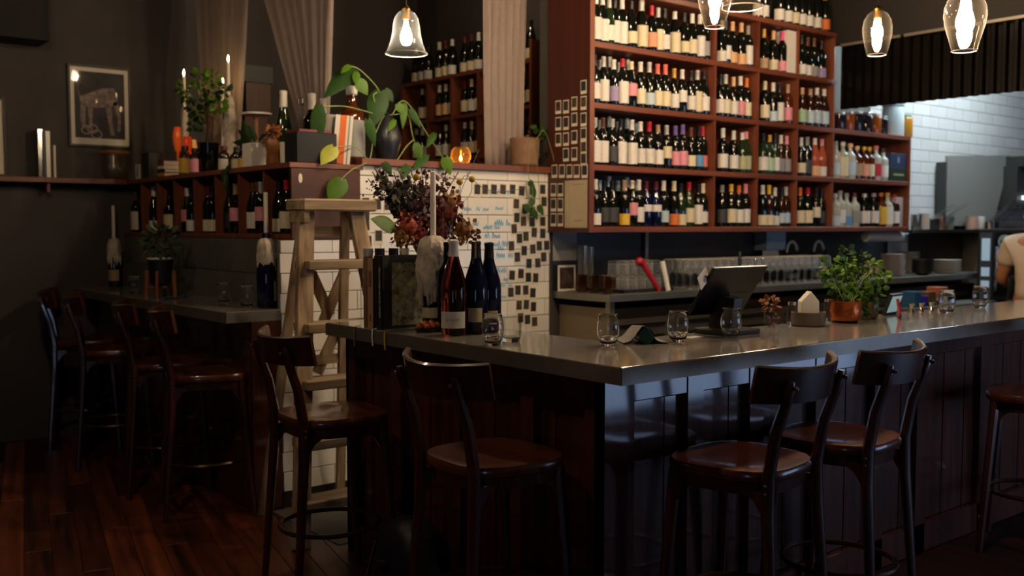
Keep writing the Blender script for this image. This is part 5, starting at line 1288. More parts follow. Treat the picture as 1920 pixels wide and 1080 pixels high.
# bushy plant in black pot
p, h = nt(391, 2.60, 268)
jp = thing('potted_bush', 'bushy green plant with thick trunk in a black pot', 'potted plant', p)
O('pot', MB().lathe([(0.050, 0), (0.058, 0.01), (0.068, h*0.9), (0.070, h), (0.060, h), (0.056, h*0.85), (1e-5, h*0.83)], 18), M_gblack, jp, smooth=True, local=True)
O('trunk', MB().tube([(0, 0, h*0.7), (0.01, -0.01, h + 0.12), (0.0, 0.0, h + 0.24), (-0.01, 0.03, h + 0.36)], [0.022, 0.020, 0.018, 0.008], 8), mat('brown_bark', '4a2c1c', 0.8, bump=0.6, bscale=40), jp, smooth=True, local=True)
bl = MB(); b2_ = MB()
for (px, py, R, n) in ((345, 170, .05, 20), (335, 172, .03, 10), (375, 150, .06, 26), (400, 148, .05, 22), (365, 200, .06, 26), (395, 180, .06, 26), (372, 215, .05, 18), (410, 195, .045, 16), (365, 235, .035, 10), (420, 170, .03, 8)):
    c_ = on_x(px, py, 2.60) - p
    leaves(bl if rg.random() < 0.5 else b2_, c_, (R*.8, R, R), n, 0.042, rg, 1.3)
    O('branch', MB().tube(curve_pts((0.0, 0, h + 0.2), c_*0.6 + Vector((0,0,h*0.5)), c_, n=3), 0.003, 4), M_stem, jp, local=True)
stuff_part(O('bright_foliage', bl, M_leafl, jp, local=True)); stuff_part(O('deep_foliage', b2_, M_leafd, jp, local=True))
# white planter, cake stand, amber vase, bottle, white cylinder, decanter, dark box
p, h = nt(478, 2.54, 269)
wp = thing('white_planter', 'square white ceramic planter with dark trailing leaves', 'planter', p)
O('planter_box', MB().chamf(-0.05, -0.062, 0, 0.05, 0.062, h, 0.004), M_white, wp, local=True)
for k_, (ba, ti, w) in enumerate((((470, 262), (440, 240), .05), ((468, 258), (450, 222), .045), ((480, 262), (462, 232), .04), ((466, 268), (428, 262), .05), ((485, 262), (500, 240), .04))):
    O('large_leaf', leaf(on_x(*ba, 2.53), on_x(*ti, 2.50), w, (-1,-0.4,0.4), 0.15), M_leafd, wp, smooth=True)
lv = [on_x(438, 318, 2.45), on_x(420, 312, 2.44)]
O('trailing_vine', MB().tube(curve_pts((-0.03, 0.05, h), on_x(430, 306, 2.46) - p, on_x(420, 345, 2.44) - p), 0.002, 4), M_stem, wp, local=True)
for (ba, ti, w) in (((432, 310), (412, 325), .05), ((420, 318), (414, 345), .04), ((424, 330), (420, 358), .035)):
    O('large_leaf', leaf(on_x(*ba, 2.45), on_x(*ti, 2.43), w, (-1,-0.4,0.4), 0.15), M_leafd, wp, smooth=True)
p, h = nt(482, 2.78, 212)
ck = thing('cake_stand', 'white cake stand plate raised on a pink glass stem', 'cake stand', p)
O('plate', MB().lathe([(0.02, h - 0.022), (0.095, h - 0.012), (0.098, h), (0.09, h), (0.02, h - 0.008)], 24), M_white, ck, smooth=True, local=True)
O('stem', MB().lathe([(0.05, 0), (0.045, 0.012), (0.012, 0.03), (0.012, h - 0.05), (0.03, h - 0.022)], 14), mat('pink_glass_stem', 'b08070', 0.15), ck, smooth=True, local=True)
p, h = nt(511, 2.56, 240)
av = thing('amber_vase', 'amber bubble glass vase with dried orange blooms beside white planter', 'vase', p)
O('vase_glass', MB().lathe([(0.030, 0), (0.040, 0.02), (0.034, h*0.35), (0.046, h*0.6), (0.034, h*0.72)], 14), mat('amber_bubble_glass', '8a5a2c', 0.1, bump=0.8, bscale=90, var=0.4, vscale=50), av, smooth=True, local=True)
stuff_part(O('dried_blooms', leaves(MB(), (0, 0, h*0.86), (0.04, 0.045, h*0.16), 50, 0.028, rg, 1.2), mat('orange_bloom', 'a85a26', 0.7, var=0.4, vscale=40), av, local=True))
nbottle(533, 170, 2.72, 'dark green bottle with tall white capsule before the curtain', 'flute', 'green', None, 'white', (0.03, 0.1), name='wine_bottle')
p, h = nt(539, 2.54, 267)
solo('white_cylinder_pot', MB().lathe([(0.040, 0), (0.041, h), (0.036, h), (0.034, 0.02), (1e-5, 0.018)], 18, p), M_white, 'plain white cylinder pot at the end of the niche top', 'pot', tuple(p), smooth=True)
p, h = nt(565, 2.70, 184)
dc = thing('glass_decanter', 'round clear glass decanter with stopper behind the black box', 'decanter', p)
O('decanter_glass', MB().lathe([(0.04, 0.08), (0.062, 0.10), (0.066, 0.15), (0.045, 0.205), (0.016, 0.24), (0.015, h - 0.04), (0.026, h - 0.03)], 18, open_ends=True), M_clear, dc, smooth=True, local=True)
O('stopper', MB().lathe([(0.012, h - 0.04), (0.022, h - 0.02), (0.020, h), (1e-5, h + 0.004)], 12), M_solid, dc, smooth=True, local=True)
O('decanter_foot', MB().lathe([(0.05, 0.0), (0.045, 0.01), (0.02, 0.03), (0.02, 0.07), (0.04, 0.085)], 16), M_clear, dc, smooth=True, local=True)
p, h = nt(583, 2.62, 250); bw = 0.075
bx_ = solo('black_box', MB().chamf(p.x - 0.12, p.y - bw, ZT, p.x + 0.12, p.y + bw, ZT + h, 0.004), mat('soft_black_card', '050506', 0.7), 'matt black storage box under the long hanging leaf', 'box', tuple(p))
solo('maroon_book', MB().chamf(p.x - 0.10, p.y - 0.06, ZT + h, p.x + 0.10, p.y + 0.09, ZT + h + 0.016, 0.002), mat('maroon_cloth', '6a2430', 0.6), 'thin maroon book lying on the black storage box', 'book', (p.x, p.y, ZT + h))
# striped book, amber bottle with grey label, small bottles behind (on the corner of the half wall)
sb = thing('striped_book', 'upright white book with a bold orange stripe leaning by the vase', 'book', (2.80, 4.97, 1.872))
a, b = on_y(640, 312, 4.95), on_y(645, 216, 4.95)
Ms = Matrix.Translation((a.x, 4.955, 1.872)) @ Matrix.Rotation(math.radians(6), 4, 'Y') @ Matrix.Rotation(-0.55, 4, 'Z')
hh = b.z - 1.872
O('cover', MB().box(-0.048, -0.016, 0, 0.048, 0.016, hh).xf(Ms), M_paper, sb)
O('orange_stripe', MB().box(-0.022, -0.0168, 0, 0.014, -0.016, hh).xf(Ms), mat('orange_print', 'd8692a', 0.6), sb)
O('spine_stripe', MB().box(0.026, -0.0168, 0, 0.034, -0.016, hh).xf(Ms), mat('grey_print', '8a8680', 0.6), sb)
p = on_y(655, 300, 5.06); h = on_y(660, 162, 5.06).z - 1.87
ab = bottle((p.x + 0.02, 5.06, 1.87), 'round amber bottle with grey label and pale stopper behind striped book', 'spirit', 'amber', 'grey', 'white', (0.03, 0.15), -0.6, 'bottles on the half wall', 80, h/0.264, 'spirit_bottle')
for i, (px, yt, yb_) in enumerate(((597, 182, 5.40), (613, 186, 5.26), (634, 180, 5.40))):
    p = on_y(px, 300, yb_)
    hh2 = on_y(px, yt, yb_).z - 1.87
    bottle((min(p.x, 2.84), yb_, 1.87), 'dark bottle with pale cap, %s in the huddle behind striped book' % ORD[i+1], B, 'dark', 'white', 'white', MID, -0.5, 'bottles on the half wall', 80, hh2/0.302, 'spirit_bottle')
p = on_y(618, 300, 5.05)
solo('grey_canister', MB().lathe([(0.050, 0), (0.052, 0.02), (0.052, on_y(618, 222, 5.05).z - 1.87), (0.045, on_y(618, 216, 5.05).z - 1.87), (1e-5, on_y(618, 215, 5.05).z - 1.87)], 16, (p.x, 5.05, 1.87)), mat('grey_canvas_can', '8a8478', 0.8), 'grey canvas covered canister next to the orange striped book', 'canister', (p.x, 5.05, 1.87), smooth=True)

# ================================================================== philodendron in the black vase
PY = 5.03
pv = on_y(725, 312, PY); vz = 1.908
ph = thing('philodendron', 'trailing heart leaved philodendron in a round black vase', 'potted plant', (pv.x, PY, vz))
hv = on_y(725, 214, PY).z - vz
O('vase', MB().lathe([(0.045, 0), (0.06, 0.008), (0.088, hv*0.35), (0.090, hv*0.5), (0.066, hv*0.78), (0.036, hv*0.95), (0.04, hv), (0.03, hv), (1e-5, hv*0.8)], 22), mat('black_stoneware', '1c1d22', 0.35), ph, smooth=True, local=True)
def Q(px, py, Y=PY - 0.06): return on_y(px, py, Y)
M_leafm = mat('mid_green_leaf', '2a4c12', 0.5, spec=0.25, var=0.3, vscale=20, rnd=0.15)
for (ba, ti, w, m, Y) in (((662, 128), (608, 178), .115, M_leafd, 4.98), ((712, 172), (700, 236), .125, M_leafm, 4.96), ((672, 150), (690, 178), .075, M_leafl, 4.94), ((668, 135), (668, 160), .045, M_leafl, 4.93), ((598, 200), (592, 282), .085, M_leafm, 4.95),
                          ((626, 275), (602, 306), .095, M_leafy, 4.90), ((722, 168), (738, 190), .06, M_leafd, 5.0), ((640, 336), (617, 377), .115, M_leafl, 4.86), ((690, 225), (704, 275), .06, M_leafm, 4.92), ((745, 195), (760, 215), .05, M_leafl, 4.96),
                          ((758, 195), (755, 240), .045, M_leafl, 4.95), ((770, 205), (790, 240), .045, M_leafm, 4.95), ((780, 270), (790, 300), .06, M_leafl, 4.90), ((800, 290), (775, 318), .06, M_leafm, 4.88), ((835, 295), (845, 328), .075, M_leafl, 4.86), ((720, 305), (735, 330), .055, M_leafd, 4.86), ((740, 225), (728, 245), .04, M_leafl, 4.94), ((655, 122), (640, 135), .04, M_leafl, 4.95), ((815, 250), (800, 275), .045, M_leafm, 4.9), ((765, 310), (752, 335), .06, M_leafm, 4.86)):
    O('large_leaf', leaf(on_y(*ba, Y), on_y(*ti, Y - 0.03), w, (-0.5,-0.8,0.35), 0.12), m, ph, smooth=True)
vm = Vector((pv.x, PY, vz + hv))
for pts in ([Q(712, 172), Q(685, 140), Q(662, 125), Q(640, 135)], [Q(735, 215), Q(752, 190), Q(770, 200), Q(800, 250), Q(830, 295)], [Q(740, 215), Q(765, 215), Q(775, 260), Q(795, 300)], [Q(715, 225), Q(700, 262), Q(692, 300, 4.9), Q(660, 318, 4.88), Q(638, 338, 4.87)], [Q(712, 212), Q(700, 180), Q(712, 172)], [Q(708, 215), Q(650, 200), Q(600, 200)], [Q(745, 300, 4.9), Q(762, 275, 4.9), Q(775, 262, 4.9)], [Q(690, 300, 4.9), Q(665, 275, 4.9), Q(628, 276, 4.9)]):
    O('vine_stem', MB().tube(curve_pts(*([vm] if pts[0].z > vz + hv*0.7 else []), *pts), 0.0035, 5), M_stem, ph, smooth=True)
# amber tea light, terracotta pot
p = on_y(864, 312, 5.02)
at_ = thing('amber_tealight', 'glowing amber glass tea light on the wooden ledge', 'tea light', (p.x, 5.02, 1.908))
O('amber_glass_cup', MB().lathe([(0.035, 0), (0.054, 0.015), (0.064, 0.050), (0.056, 0.088), (0.042, 0.104)], 18, open_ends=True), thin_glass('amber_thin_glass', (0.9, 0.5, 0.16), (1,0.8,0.5), edge=0.4, haze=0.25, hcol=(0.85,0.45,0.12)), at_, smooth=True, local=True)
O('tealight_wax', MB().lathe([(0.02, 0.002), (0.02, 0.018), (1e-5, 0.018)], 12), M_wax2, at_, local=True)
O('flame', MB().lathe([(0.003, 0.022), (0.008, 0.032), (0.004, 0.05), (1e-5, 0.056)], 8), M_flame, at_, smooth=True, local=True)
solo('glass_rod_sticks', MB().tube([(p.x + 0.10, 5.0, 1.91), (p.x + 0.13, 4.99, 2.0)], 0.002, 5), M_clear, 'thin glass stirring stick leaning beside the amber tea light', 'stick', (p.x + 0.10, 5.0, 1.908))
p = on_y(984, 312, 5.03); hp = on_y(984, 260, 5.03).z - 1.908; rp_ = 0.098
tp = thing('terracotta_planter', 'wide earthy terracotta pot on white saucer before the curtain', 'potted plant', (p.x, 5.03, 1.908))
O('pot', MB().lathe([(0.078, 0.012), (0.088, 0.02), (rp_, hp*0.9), (rp_ + 0.003, hp), (rp_ - 0.01, hp), (rp_ - 0.012, hp*0.85), (1e-5, hp*0.84)], 22), M_terra, tp, smooth=True, local=True)
O('saucer', MB().lathe([(0.07, 0), (0.100, 0.012), (0.094, 0.012), (1e-5, 0.006)], 22), M_white, tp, smooth=True, local=True)
tl = MB(); ts = MB()
for (px, py, R, n) in ((1020, 245, .035, 10), (1030, 270, .04, 12), (1018, 295, .035, 10), (1045, 295, .03, 8), (1010, 240, .025, 6), (1038, 310, .02, 5)):
    leaves(tl, on_y(px, py, 4.98) - Vector((p.x, 5.03, 1.908)), (R, R, R), n, 0.04, rg, 1.4)
stuff_part(O('trailing_leaves', tl, M_leafm, tp, local=True))
for (pts) in ([(1005, 262), (1020, 245), (1035, 285), (1040, 315)], [(995, 262), (990, 320), (998, 355), (1000, 395)], [(1000, 262), (1008, 320), (1012, 380), (1015, 410)]):
    O('vine_stem', MB().tube(curve_pts(*[on_y(a_, b_, 4.86) for a_, b_ in pts]), 0.0018, 4), M_stem, tp)
for (ba, ti) in (((998, 352), (1004, 372)), ((1000, 372), (992, 392)), ((1010, 385), (1020, 405)), ((1000, 395), (1008, 412)), ((992, 340), (1003, 352)), ((984, 385), (998, 400))):
    O('trailing_leaf', leaf(on_y(*ba, 4.86), on_y(*ti, 4.85), 0.045, (-0.4,-0.9,0.2), 0.1), M_leafm, tp, smooth=True)

# ================================================================== curtains
def curtain(name, label, pts_top, pts_bot, axis, folds, z0, z1, amp=0.016):
    """between two edges given as (coordinate along the rail at top, at bottom)"""
    m = MB(); nu, nv = folds*6, 14; vs = []; fs = []
    (a0, a1, c), (b0, b1, _) = pts_top, pts_bot
    for j in range(nv+1):
        v = j/nv; z = z1 + (z0 - z1)*v
        e0 = a0 + (b0-a0)*v; e1 = a1 + (b1-a1)*v; k = max(0.45, abs(e1-e0)/abs(a1-a0))
        for i in range(nu+1):
            u = i/nu; s = e0 + (e1-e0)*u
            d = c + amp*(1.25-0.35*k)*math.sin(u*folds*2*PI + 0.6*math.sin(3*v + u*5)) + 0.006*math.sin(u*37 + v*4)
            vs.append((d, s, z) if axis == 'y' else (s, d, z))
    for j in range(nv):
        for i in range(nu):
            a = j*(nu+1)+i; fs.append((a, a+1, a+nu+2, a+nu+1))
    m.add(vs, fs)
    o = solo(name, m, M_curtain, label, 'curtain', ((pts_top[2], a0, z0) if axis == 'y' else (a0, pts_top[2], z0)), 'taupe linen curtains', smooth=True)
    sd = o.modifiers.new('cloth', 'SOLIDIFY'); sd.thickness = 0.003
    for pg in o.data.polygons: pg.use_smooth = True
    return o
XC = 2.97
def cy(px, py): return on_x(px, py, XC).y
zt = 3.66
def ext(pa, ya, pb, yb):    # y on the curtain plane at ceiling and at z=1.2 for an edge through two picture points
    A_, B_ = on_x(pa, ya, XC), on_x(pb, yb, XC); sl = (B_.y - A_.y)/(B_.z - A_.z)
    return A_.y + sl*(zt - A_.z), A_.y + sl*(1.9 - A_.z)
l1, l1b = ext(345, 0, 372, 190); r1, r1b = ext(465, 0, 452, 190); l2, l2b = ext(480, 0, 536, 190); r2, r2b = ext(610, 0, 602, 190)
l1 = min(l1, 7.60)
curtain('linen_curtain', 'taupe linen curtain behind the lit candles, beside charcoal wall', (l1, r1, XC), (l1b, r1b, XC), 'y', 8, 1.88, zt)
curtain('linen_curtain', 'taupe linen curtain drawn aside behind the glass decanter', (l2, r2, XC + 0.05), (l2b, r2b, XC + 0.05), 'y', 8, 1.88, zt)
c0, c1 = on_y(905, 300, 5.2), on_y(978, 300, 5.2)
curtain('linen_curtain', 'taupe linen curtain hanging behind the terracotta pot', (c0.x, c1.x + 0.03, 5.18), (c0.x, c1.x, 5.18), 'x', 6, 1.915, zt)
cr_ = thing('curtain_rail', 'black ceiling rail carrying the taupe curtains', 'curtain rail', (XC, 6.0, zt))
O('rail', MB().box(XC - 0.012, 5.15, zt, XC + 0.012, YFAR, zt + 0.03).box(XC, 5.168, zt, 5.1, 5.192, zt + 0.03), M_black, cr_)
for yy_ in (5.4, 6.4, 7.4): O('rail_bracket', MB().box(XC - 0.01, yy_, zt + 0.03, XC + 0.01, yy_ + 0.02, ZC), M_black, cr_)
a, b = on_y(452, 215, 7.55), on_y(497, 160, 7.55)
wc = thing('wooden_cabinet', 'small brown wooden cabinet with dark top glimpsed between curtains', 'cabinet', ((a.x+b.x)/2, 7.6, a.z))
O('cabinet_body', MB().chamf(a.x, 7.45, a.z, b.x, YFAR - 0.02, b.z, 0.004), wood('honey_cabinet_wood', '4a2a14', '36200f', 0.4, 'z'), wc)
O('cabinet_top', MB().box(a.x - 0.02, 7.44, b.z, b.x + 0.02, YFAR - 0.02, b.z + 0.13), mat('dark_teal_paint', '1a2422', 0.4), wc)
O('cabinet_plinth', MB().box(a.x + 0.01, 7.5, 0, b.x - 0.01, YFAR - 0.02, a.z), M_caseback, wc)

# ================================================================== on the wall counter
p = on_z(303, 556, HC)
lp = thing('legged_planter', 'black planter with white rim on wooden legs with dark fern', 'potted plant', (2.24, p.y, HC))
zp = on_z(303, 556, HC); sc_ = ((Vector((2.24, p.y, HC)) - EYE).dot(_F))/FPX
O('pot', MB().lathe([(0.050, 0.075), (0.062, 0.085), (0.080, 0.24), (0.074, 0.24), (0.07, 0.22), (1e-5, 0.215)], 20), M_black, lp, smooth=True, local=True)
O('white_rim', MB().lathe([(0.0815, 0.238), (0.0815, 0.248), (0.073, 0.248), (0.073, 0.238)], 20), M_white, lp, smooth=True, local=True)
for k_ in range(4):
    a_ = PI/4 + k_*PI/2 + 0.2
    O('leg', MB().bar((0.088*math.cos(a_), 0.088*math.sin(a_), 0.0), (0.082*math.cos(a_), 0.082*math.sin(a_), 0.165), 0.016, 0.022, up=(math.cos(a_), math.sin(a_), 0)), wood('honey_leg_wood', '9a5a24', '7a4218', 0.45, 'z'), lp, local=True)
O('cross_bar', MB().bar((-0.085, 0, 0.065), (0.085, 0, 0.065), 0.016, 0.016).bar((0, -0.085, 0.065), (0, 0.085, 0.065), 0.016, 0.016), wood('honey_leg_wood', '9a5a24', '7a4218', 0.45, 'z'), lp, local=True)
stuff_part(O('fern_foliage', leaves(MB(), (0, 0, 0.34), (0.10, 0.12, 0.10), 120, 0.05, rg, 0.7), mat('dim_fern_leaf', '2c4220', 0.55, var=0.3, vscale=20), lp, local=True))
a, b = on_z(308, 562, HC), on_z(352, 558, HC)
solo('blue_pen', MB().tube([(a.x, a.y, HC + 0.005), (b.x, b.y, HC + 0.005)], 0.005, 6), mat('blue_plastic', '2a4a8a', 0.3), 'blue pen lying on the wall counter under the planter', 'pen', tuple(a))
p = on_z(392, 553, HC); p.x = min(p.x, 2.40)
solo('small_glass_dish', MB().lathe([(0.02, 0), (0.032, 0.012), (0.036, 0.03), (0.033, 0.03), (1e-5, 0.008)], 14, p), M_clear, 'little clear glass dish on wall counter behind the stemless glasses', 'dish', tuple(p), smooth=True)

# ================================================================== boxes and jars on the bookcase
def box_thing(name, label, cat, x0, x1, y0, y1, z0, z1, m, marks=(), group=None):
    t = thing(name, label, cat, ((x0+x1)/2, y0, z0), 0, group)
    O('box_body', MB().chamf(x0, y0, z0, x1, y1, z1, 0.002), m, t)
    for (nm, u0, u1, v0, v1, mm) in marks:
        O(nm, MB().box(x0 + (x1-x0)*u0, y0 - 0.0012, z0 + (z1-z0)*v0, x0 + (x1-x0)*u1, y0, z0 + (z1-z0)*v1), mm, t)
    return t
def bxpx(pa, pb, z): return on_y(pa, 426 - (z-1.52)*230, YB + 0.03).x, on_y(pb, 426 - (z-1.52)*230, YB + 0.03).x
x0, x1 = bxpx(1473, 1494, LV[3]); x1 = min(x1, XB[3] - 0.012)
box_thing('gift_box', 'tall white bottle gift box with pink side in third bay', 'box', x0, x1, YB + 0.02, YB + 0.12, LV[3], LV[3] + 0.315, M_paper)
x0, x1 = bxpx(1667, 1703, LV[1]); x1 = min(x1, XB[5] - 0.03)
box_thing('gift_box', 'dark green box with pale lettering in the kitchen end bay', 'box', x0, x1, YB + 0.02, YB + 0.24, LV[1], LV[1] + 0.115, mat('dark_green_card', '1e2a1e', 0.5), [('pale_lettering', 0.2, 0.85, 0.42, 0.56, mat('olive_print', '8a8a58', 0.5))])
box_thing('gift_box', 'navy box with small white emblem stacked on the green box', 'box', x0, x1, YB + 0.02, YB + 0.24, LV[1] + 0.115, LV[1] + 0.235, mat('navy_card', '222a44', 0.5), [('white_emblem', 0.46, 0.54, 0.35, 0.75, mat('pale_emblem', '8a94a8', 0.5))])
x0, x1 = bxpx(1681, 1700, LV[0]); x1 = min(x1, XB[5] - 0.03)
box_thing('gift_box', 'pale pink upright box at the kitchen end of lowest shelf', 'box', x0, x1, YB + 0.04, YB + 0.14, LV[0], LV[0] + 0.255, mat('pale_pink_card', 'b79c94', 0.6))
jars = [(1573.5, 'dark', 0.055, 0.135, 'black lidded dark jar'), (1590, 'orange', 0.050, 0.15, 'orange preserve jar'), (1606.5, 'dark', 0.052, 0.16, 'dark jar with silver lid'), (1623.5, 'dark', 0.052, 0.165, 'second dark jar with silver lid'), (1640, 'orange', 0.052, 0.165, 'tall orange fruit jar'), (1655.5, 'dark', 0.04, 0.15, 'slim black jar'), (1697.5, 'amber', 0.060, 0.19, 'amber jar with green lid')]
for (px, c, r, h, lab) in jars:
    x = on_y(px, 240, YB + 0.08).x
    t = thing('preserve_jar', lab + ' on top of the kitchen end bay', 'jar', (x, YB + 0.08, LV[2]), 0, 'jars above the kitchen end bay')
    mm = {'dark': mat('dark_preserve', '241a1c', 0.12), 'orange': mat('orange_preserve', 'a8521a', 0.15, var=0.5, vscale=40), 'amber': mat('yellow_preserve', 'b87a24', 0.2)}[c]
    O('jar_body', MB().lathe([(r*0.92, 0), (r, 0.006), (r, h*0.86), (r*0.8, h*0.93)], 16), mm, t, smooth=True, local=True)
    O('lid', MB().lathe([(r*0.84, h*0.91), (r*0.86, h*0.93), (r*0.86, h), (r*0.8, h + 0.004)], 16), mat('green_lid', '6a9a72', 0.4) if c == 'amber' else M_steel, t, smooth=True, local=True)
x = on_y(1674, 240, YB + 0.10).x
wc_ = thing('white_canister', 'large white plastic canister on top of the kitchen end bay', 'canister', (x, YB + 0.10, LV[2]))
O('canister_body', MB().lathe([(0.088, 0), (0.092, 0.01), (0.090, 0.24), (0.082, 0.25)], 22), mat('white_plastic', 'c4ccca', 0.4), wc_, smooth=True, local=True)
O('lid', MB().lathe([(0.086, 0.248), (0.092, 0.252), (0.092, 0.272), (0.07, 0.278)], 22), mat('pale_lid', 'aab4b4', 0.4), wc_, smooth=True, local=True)
# clip light strip on the lowest shelf of that bay
# ================================================================== back counter: glasses and tools
def bz(px, py, Z=ZB): return on_z(px, py, Z)
ty2 = thing('glass_tray', 'black serving tray stacked with upturned glasses on back counter', 'tray', (4.74, 4.62, ZB))
O('tray_plate', MB().chamf(4.52, 4.46, ZB, 4.98, 4.80, ZB + 0.012, 0.003), M_black, ty2)
O('tray_lip', MB().box(4.515, 4.455, ZB, 4.985, 4.462, ZB + 0.022).box(4.515, 4.455, ZB, 4.522, 4.805, ZB + 0.022).box(4.978, 4.455, ZB, 4.985, 4.805, ZB + 0.022), M_black, ty2)
M_glassb = thin_glass('bar_glass', (0.98,0.98,0.97), edge=0.05, haze=0.10, hcol=(0.9,0.9,0.88))  # haze colour stands in for whitish highlights on the glasses
_tg = MB().lathe([(1e-5, 0.072), (0.0285, 0.070), (0.0335, 0.002), (0.0345, 0.0), (0.0355, 0.002), (0.032, 0.085), (0.029, 0.092), (1e-5, 0.092)], 14).mesh('upturned_tumbler', M_glassb, True)
i = 0
for lay, (nx, z) in enumerate(((6, ZB + 0.013), (5, ZB + 0.110))):
    for r in range(2 if lay else 3):
        for c in range(nx):
            o = O('upturned_glass', _tg, None); o.location = (4.565 + c*0.076 + lay*0.038, 4.50 + r*0.095 + lay*0.04, z)
            tag(o, 'upturned glass on the black tray, %s layer, row %s, %s along' % (('lower', 'upper')[lay], 'abc'[r] if False else ('front', 'middle', 'rear')[r], ORD[c+1]), 'glass', 'upturned glasses on the tray')
_cc = MB().lathe([(0.026, 0.0), (0.030, 0.005), (0.034, 0.055), (0.034, 0.10), (0.032, 0.10), (0.032, 0.05), (1e-5, 0.01)], 12).mesh('copper_tinted_cup', thin_glass('copper_tint_glass', (0.80,0.62,0.50), (1,0.85,0.7), edge=0.5), True)
for i, (x, y) in enumerate(((4.40, 4.48), (4.40, 4.60), (4.40, 4.72), (4.47, 4.52), (4.47, 4.64), (4.47, 4.78))):
    o = solo('copper_tinted_cup', MB().lathe([(0.026, 0.0), (0.030, 0.005), (0.034, 0.055), (0.034, 0.11), (0.032, 0.11), (0.032, 0.05), (1e-5, 0.01)], 12, (x, y, ZB)), thin_glass('copper_tint_glass', (0.80,0.62,0.50), (1,0.85,0.7), edge=0.5), 'copper tinted glass cup at the tiled end of back counter, %s of six' % ORD[i+1], 'cup', (x, y, ZB), 'copper tinted cups', smooth=True)
for i, (px, h) in enumerate(((1092, 0.30), (1104, 0.29))):
    q = on_y(px, 520, 4.84)
    solo('highball_carafe', MB().lathe([(0.028, 0.0), (0.032, 0.01), (0.030, h*0.6), (0.034, h), (0.032, h), (0.027, h*0.5), (1e-5, 0.015)], 14, (q.x, 4.84, ZB)), M_glassb, ('tall clear carafe behind copper tinted cups' if i == 0 else 'tall clear carafe behind the tray of upturned glasses'), 'carafe', (q.x, 4.84, ZB), smooth=True)
# wine glasses on the back counter
WG = [(0.030, 0.0), (0.030, 0.002), (0.006, 0.008), (0.0035, 0.02), (0.0035, 0.085), (0.010, 0.095), (0.030, 0.112), (0.037, 0.14), (0.035, 0.17), (0.029, 0.20), (0.028, 0.20), (0.034, 0.168), (0.035, 0.14), (0.027, 0.114), (1e-5, 0.102)]
_wg = MB().lathe(WG, 14).mesh('wine_glass', M_glassb, True)
n_ = 0
for r, y in enumerate((4.46, 4.56, 4.66)):
    for c in range(19):
        x = 5.16 + c*0.088 + (r % 2)*0.04
        if x > 6.86: continue
        o = O('wine_glass', _wg, None); o.location = (x, y, ZB)
        tag(o, 'stemmed wine glass, %s in the %s rank along the back counter' % (ORD[c+1], ('front', 'middle', 'rear')[r]), 'wine glass', 'wine glasses on the back counter')
        O('rim', bpy.data.meshes.get('wg_rim') or MB().tube([(0.0285*math.cos(2*PI*k_/14), 0.0285*math.sin(2*PI*k_/14), 0.20) for k_ in range(14)], 0.0009, 4, closed=True, up=(0,0,1)).mesh('wg_rim', mat('glass_rim_highlight', 'cfc4b0', 0.15, spec=0.8)), None, o, local=True)  # pale ring painted as the lip's highlight
# red lever corkscrew, white tube, post, papers
a, b = on_y(1236, 540, 4.45), on_y(1212, 488, 4.45)
lc_ = thing('lever_corkscrew', 'red handled lever corkscrew leaning on the back counter', 'corkscrew', (a.x, 4.45, ZB))
O('red_handle', MB().tube([(a.x, 4.45, ZB + 0.006), ((a.x+b.x)/2, 4.47, ZB + 0.10), (b.x, 4.50, b.z)], [0.016, 0.018, 0.022], 10), mat('red_plastic', 'a01828', 0.3), lc_, smooth=True)
O('handle_head', MB().ball((b.x - 0.01, 4.50, b.z - 0.01), 0.030, 10, 6), mat('red_plastic', 'a01828', 0.3), lc_, smooth=True)
a, b = on_y(1253, 543, 4.44), on_y(1246, 490, 4.44)
solo('white_straw_tube', MB().tube([(a.x, 4.44, ZB + 0.004), (b.x, 4.46, b.z)], 0.017, 10), M_white, 'white tube of straws beside the red corkscrew', 'tube', (a.x, 4.44, ZB), smooth=True)
q = on_y(1212, 460, YW - 0.03)
solo('steel_post', MB().tube([(q.x, YW - 0.03, ZB), (q.x, YW - 0.03, 1.487)], 0.016, 8), M_steel, 'slim steel post between back counter and bookcase', 'post', (q.x, YW - 0.03, ZB), smooth=True)
a, b = on_y(1034, 433, YW - 0.01), on_y(1078, 488, YW - 0.01)
solo('paper_notice', MB().box(4.325, YW - 0.007, b.z, on_y(1080, 488, YW).x, YW - 0.005, a.z), mat('grey_notice_paper', '9a968e', 0.7), 'grey paper notice pinned below the bookcase corner', 'notice', (4.33, YW - 0.006, b.z))
pf = thing('photo_stand', 'white edged photo propped against the wall behind copper tinted cups', 'photo', (4.40, 4.88, ZB))
O('white_border', MB().box(4.345, 4.885, ZB, 4.50, 4.889, ZB + 0.17), M_paper, pf)
O('photo_print', MB().box(4.36, 4.883, ZB + 0.015, 4.485, 4.885, ZB + 0.155), photo_mat(1), pf)
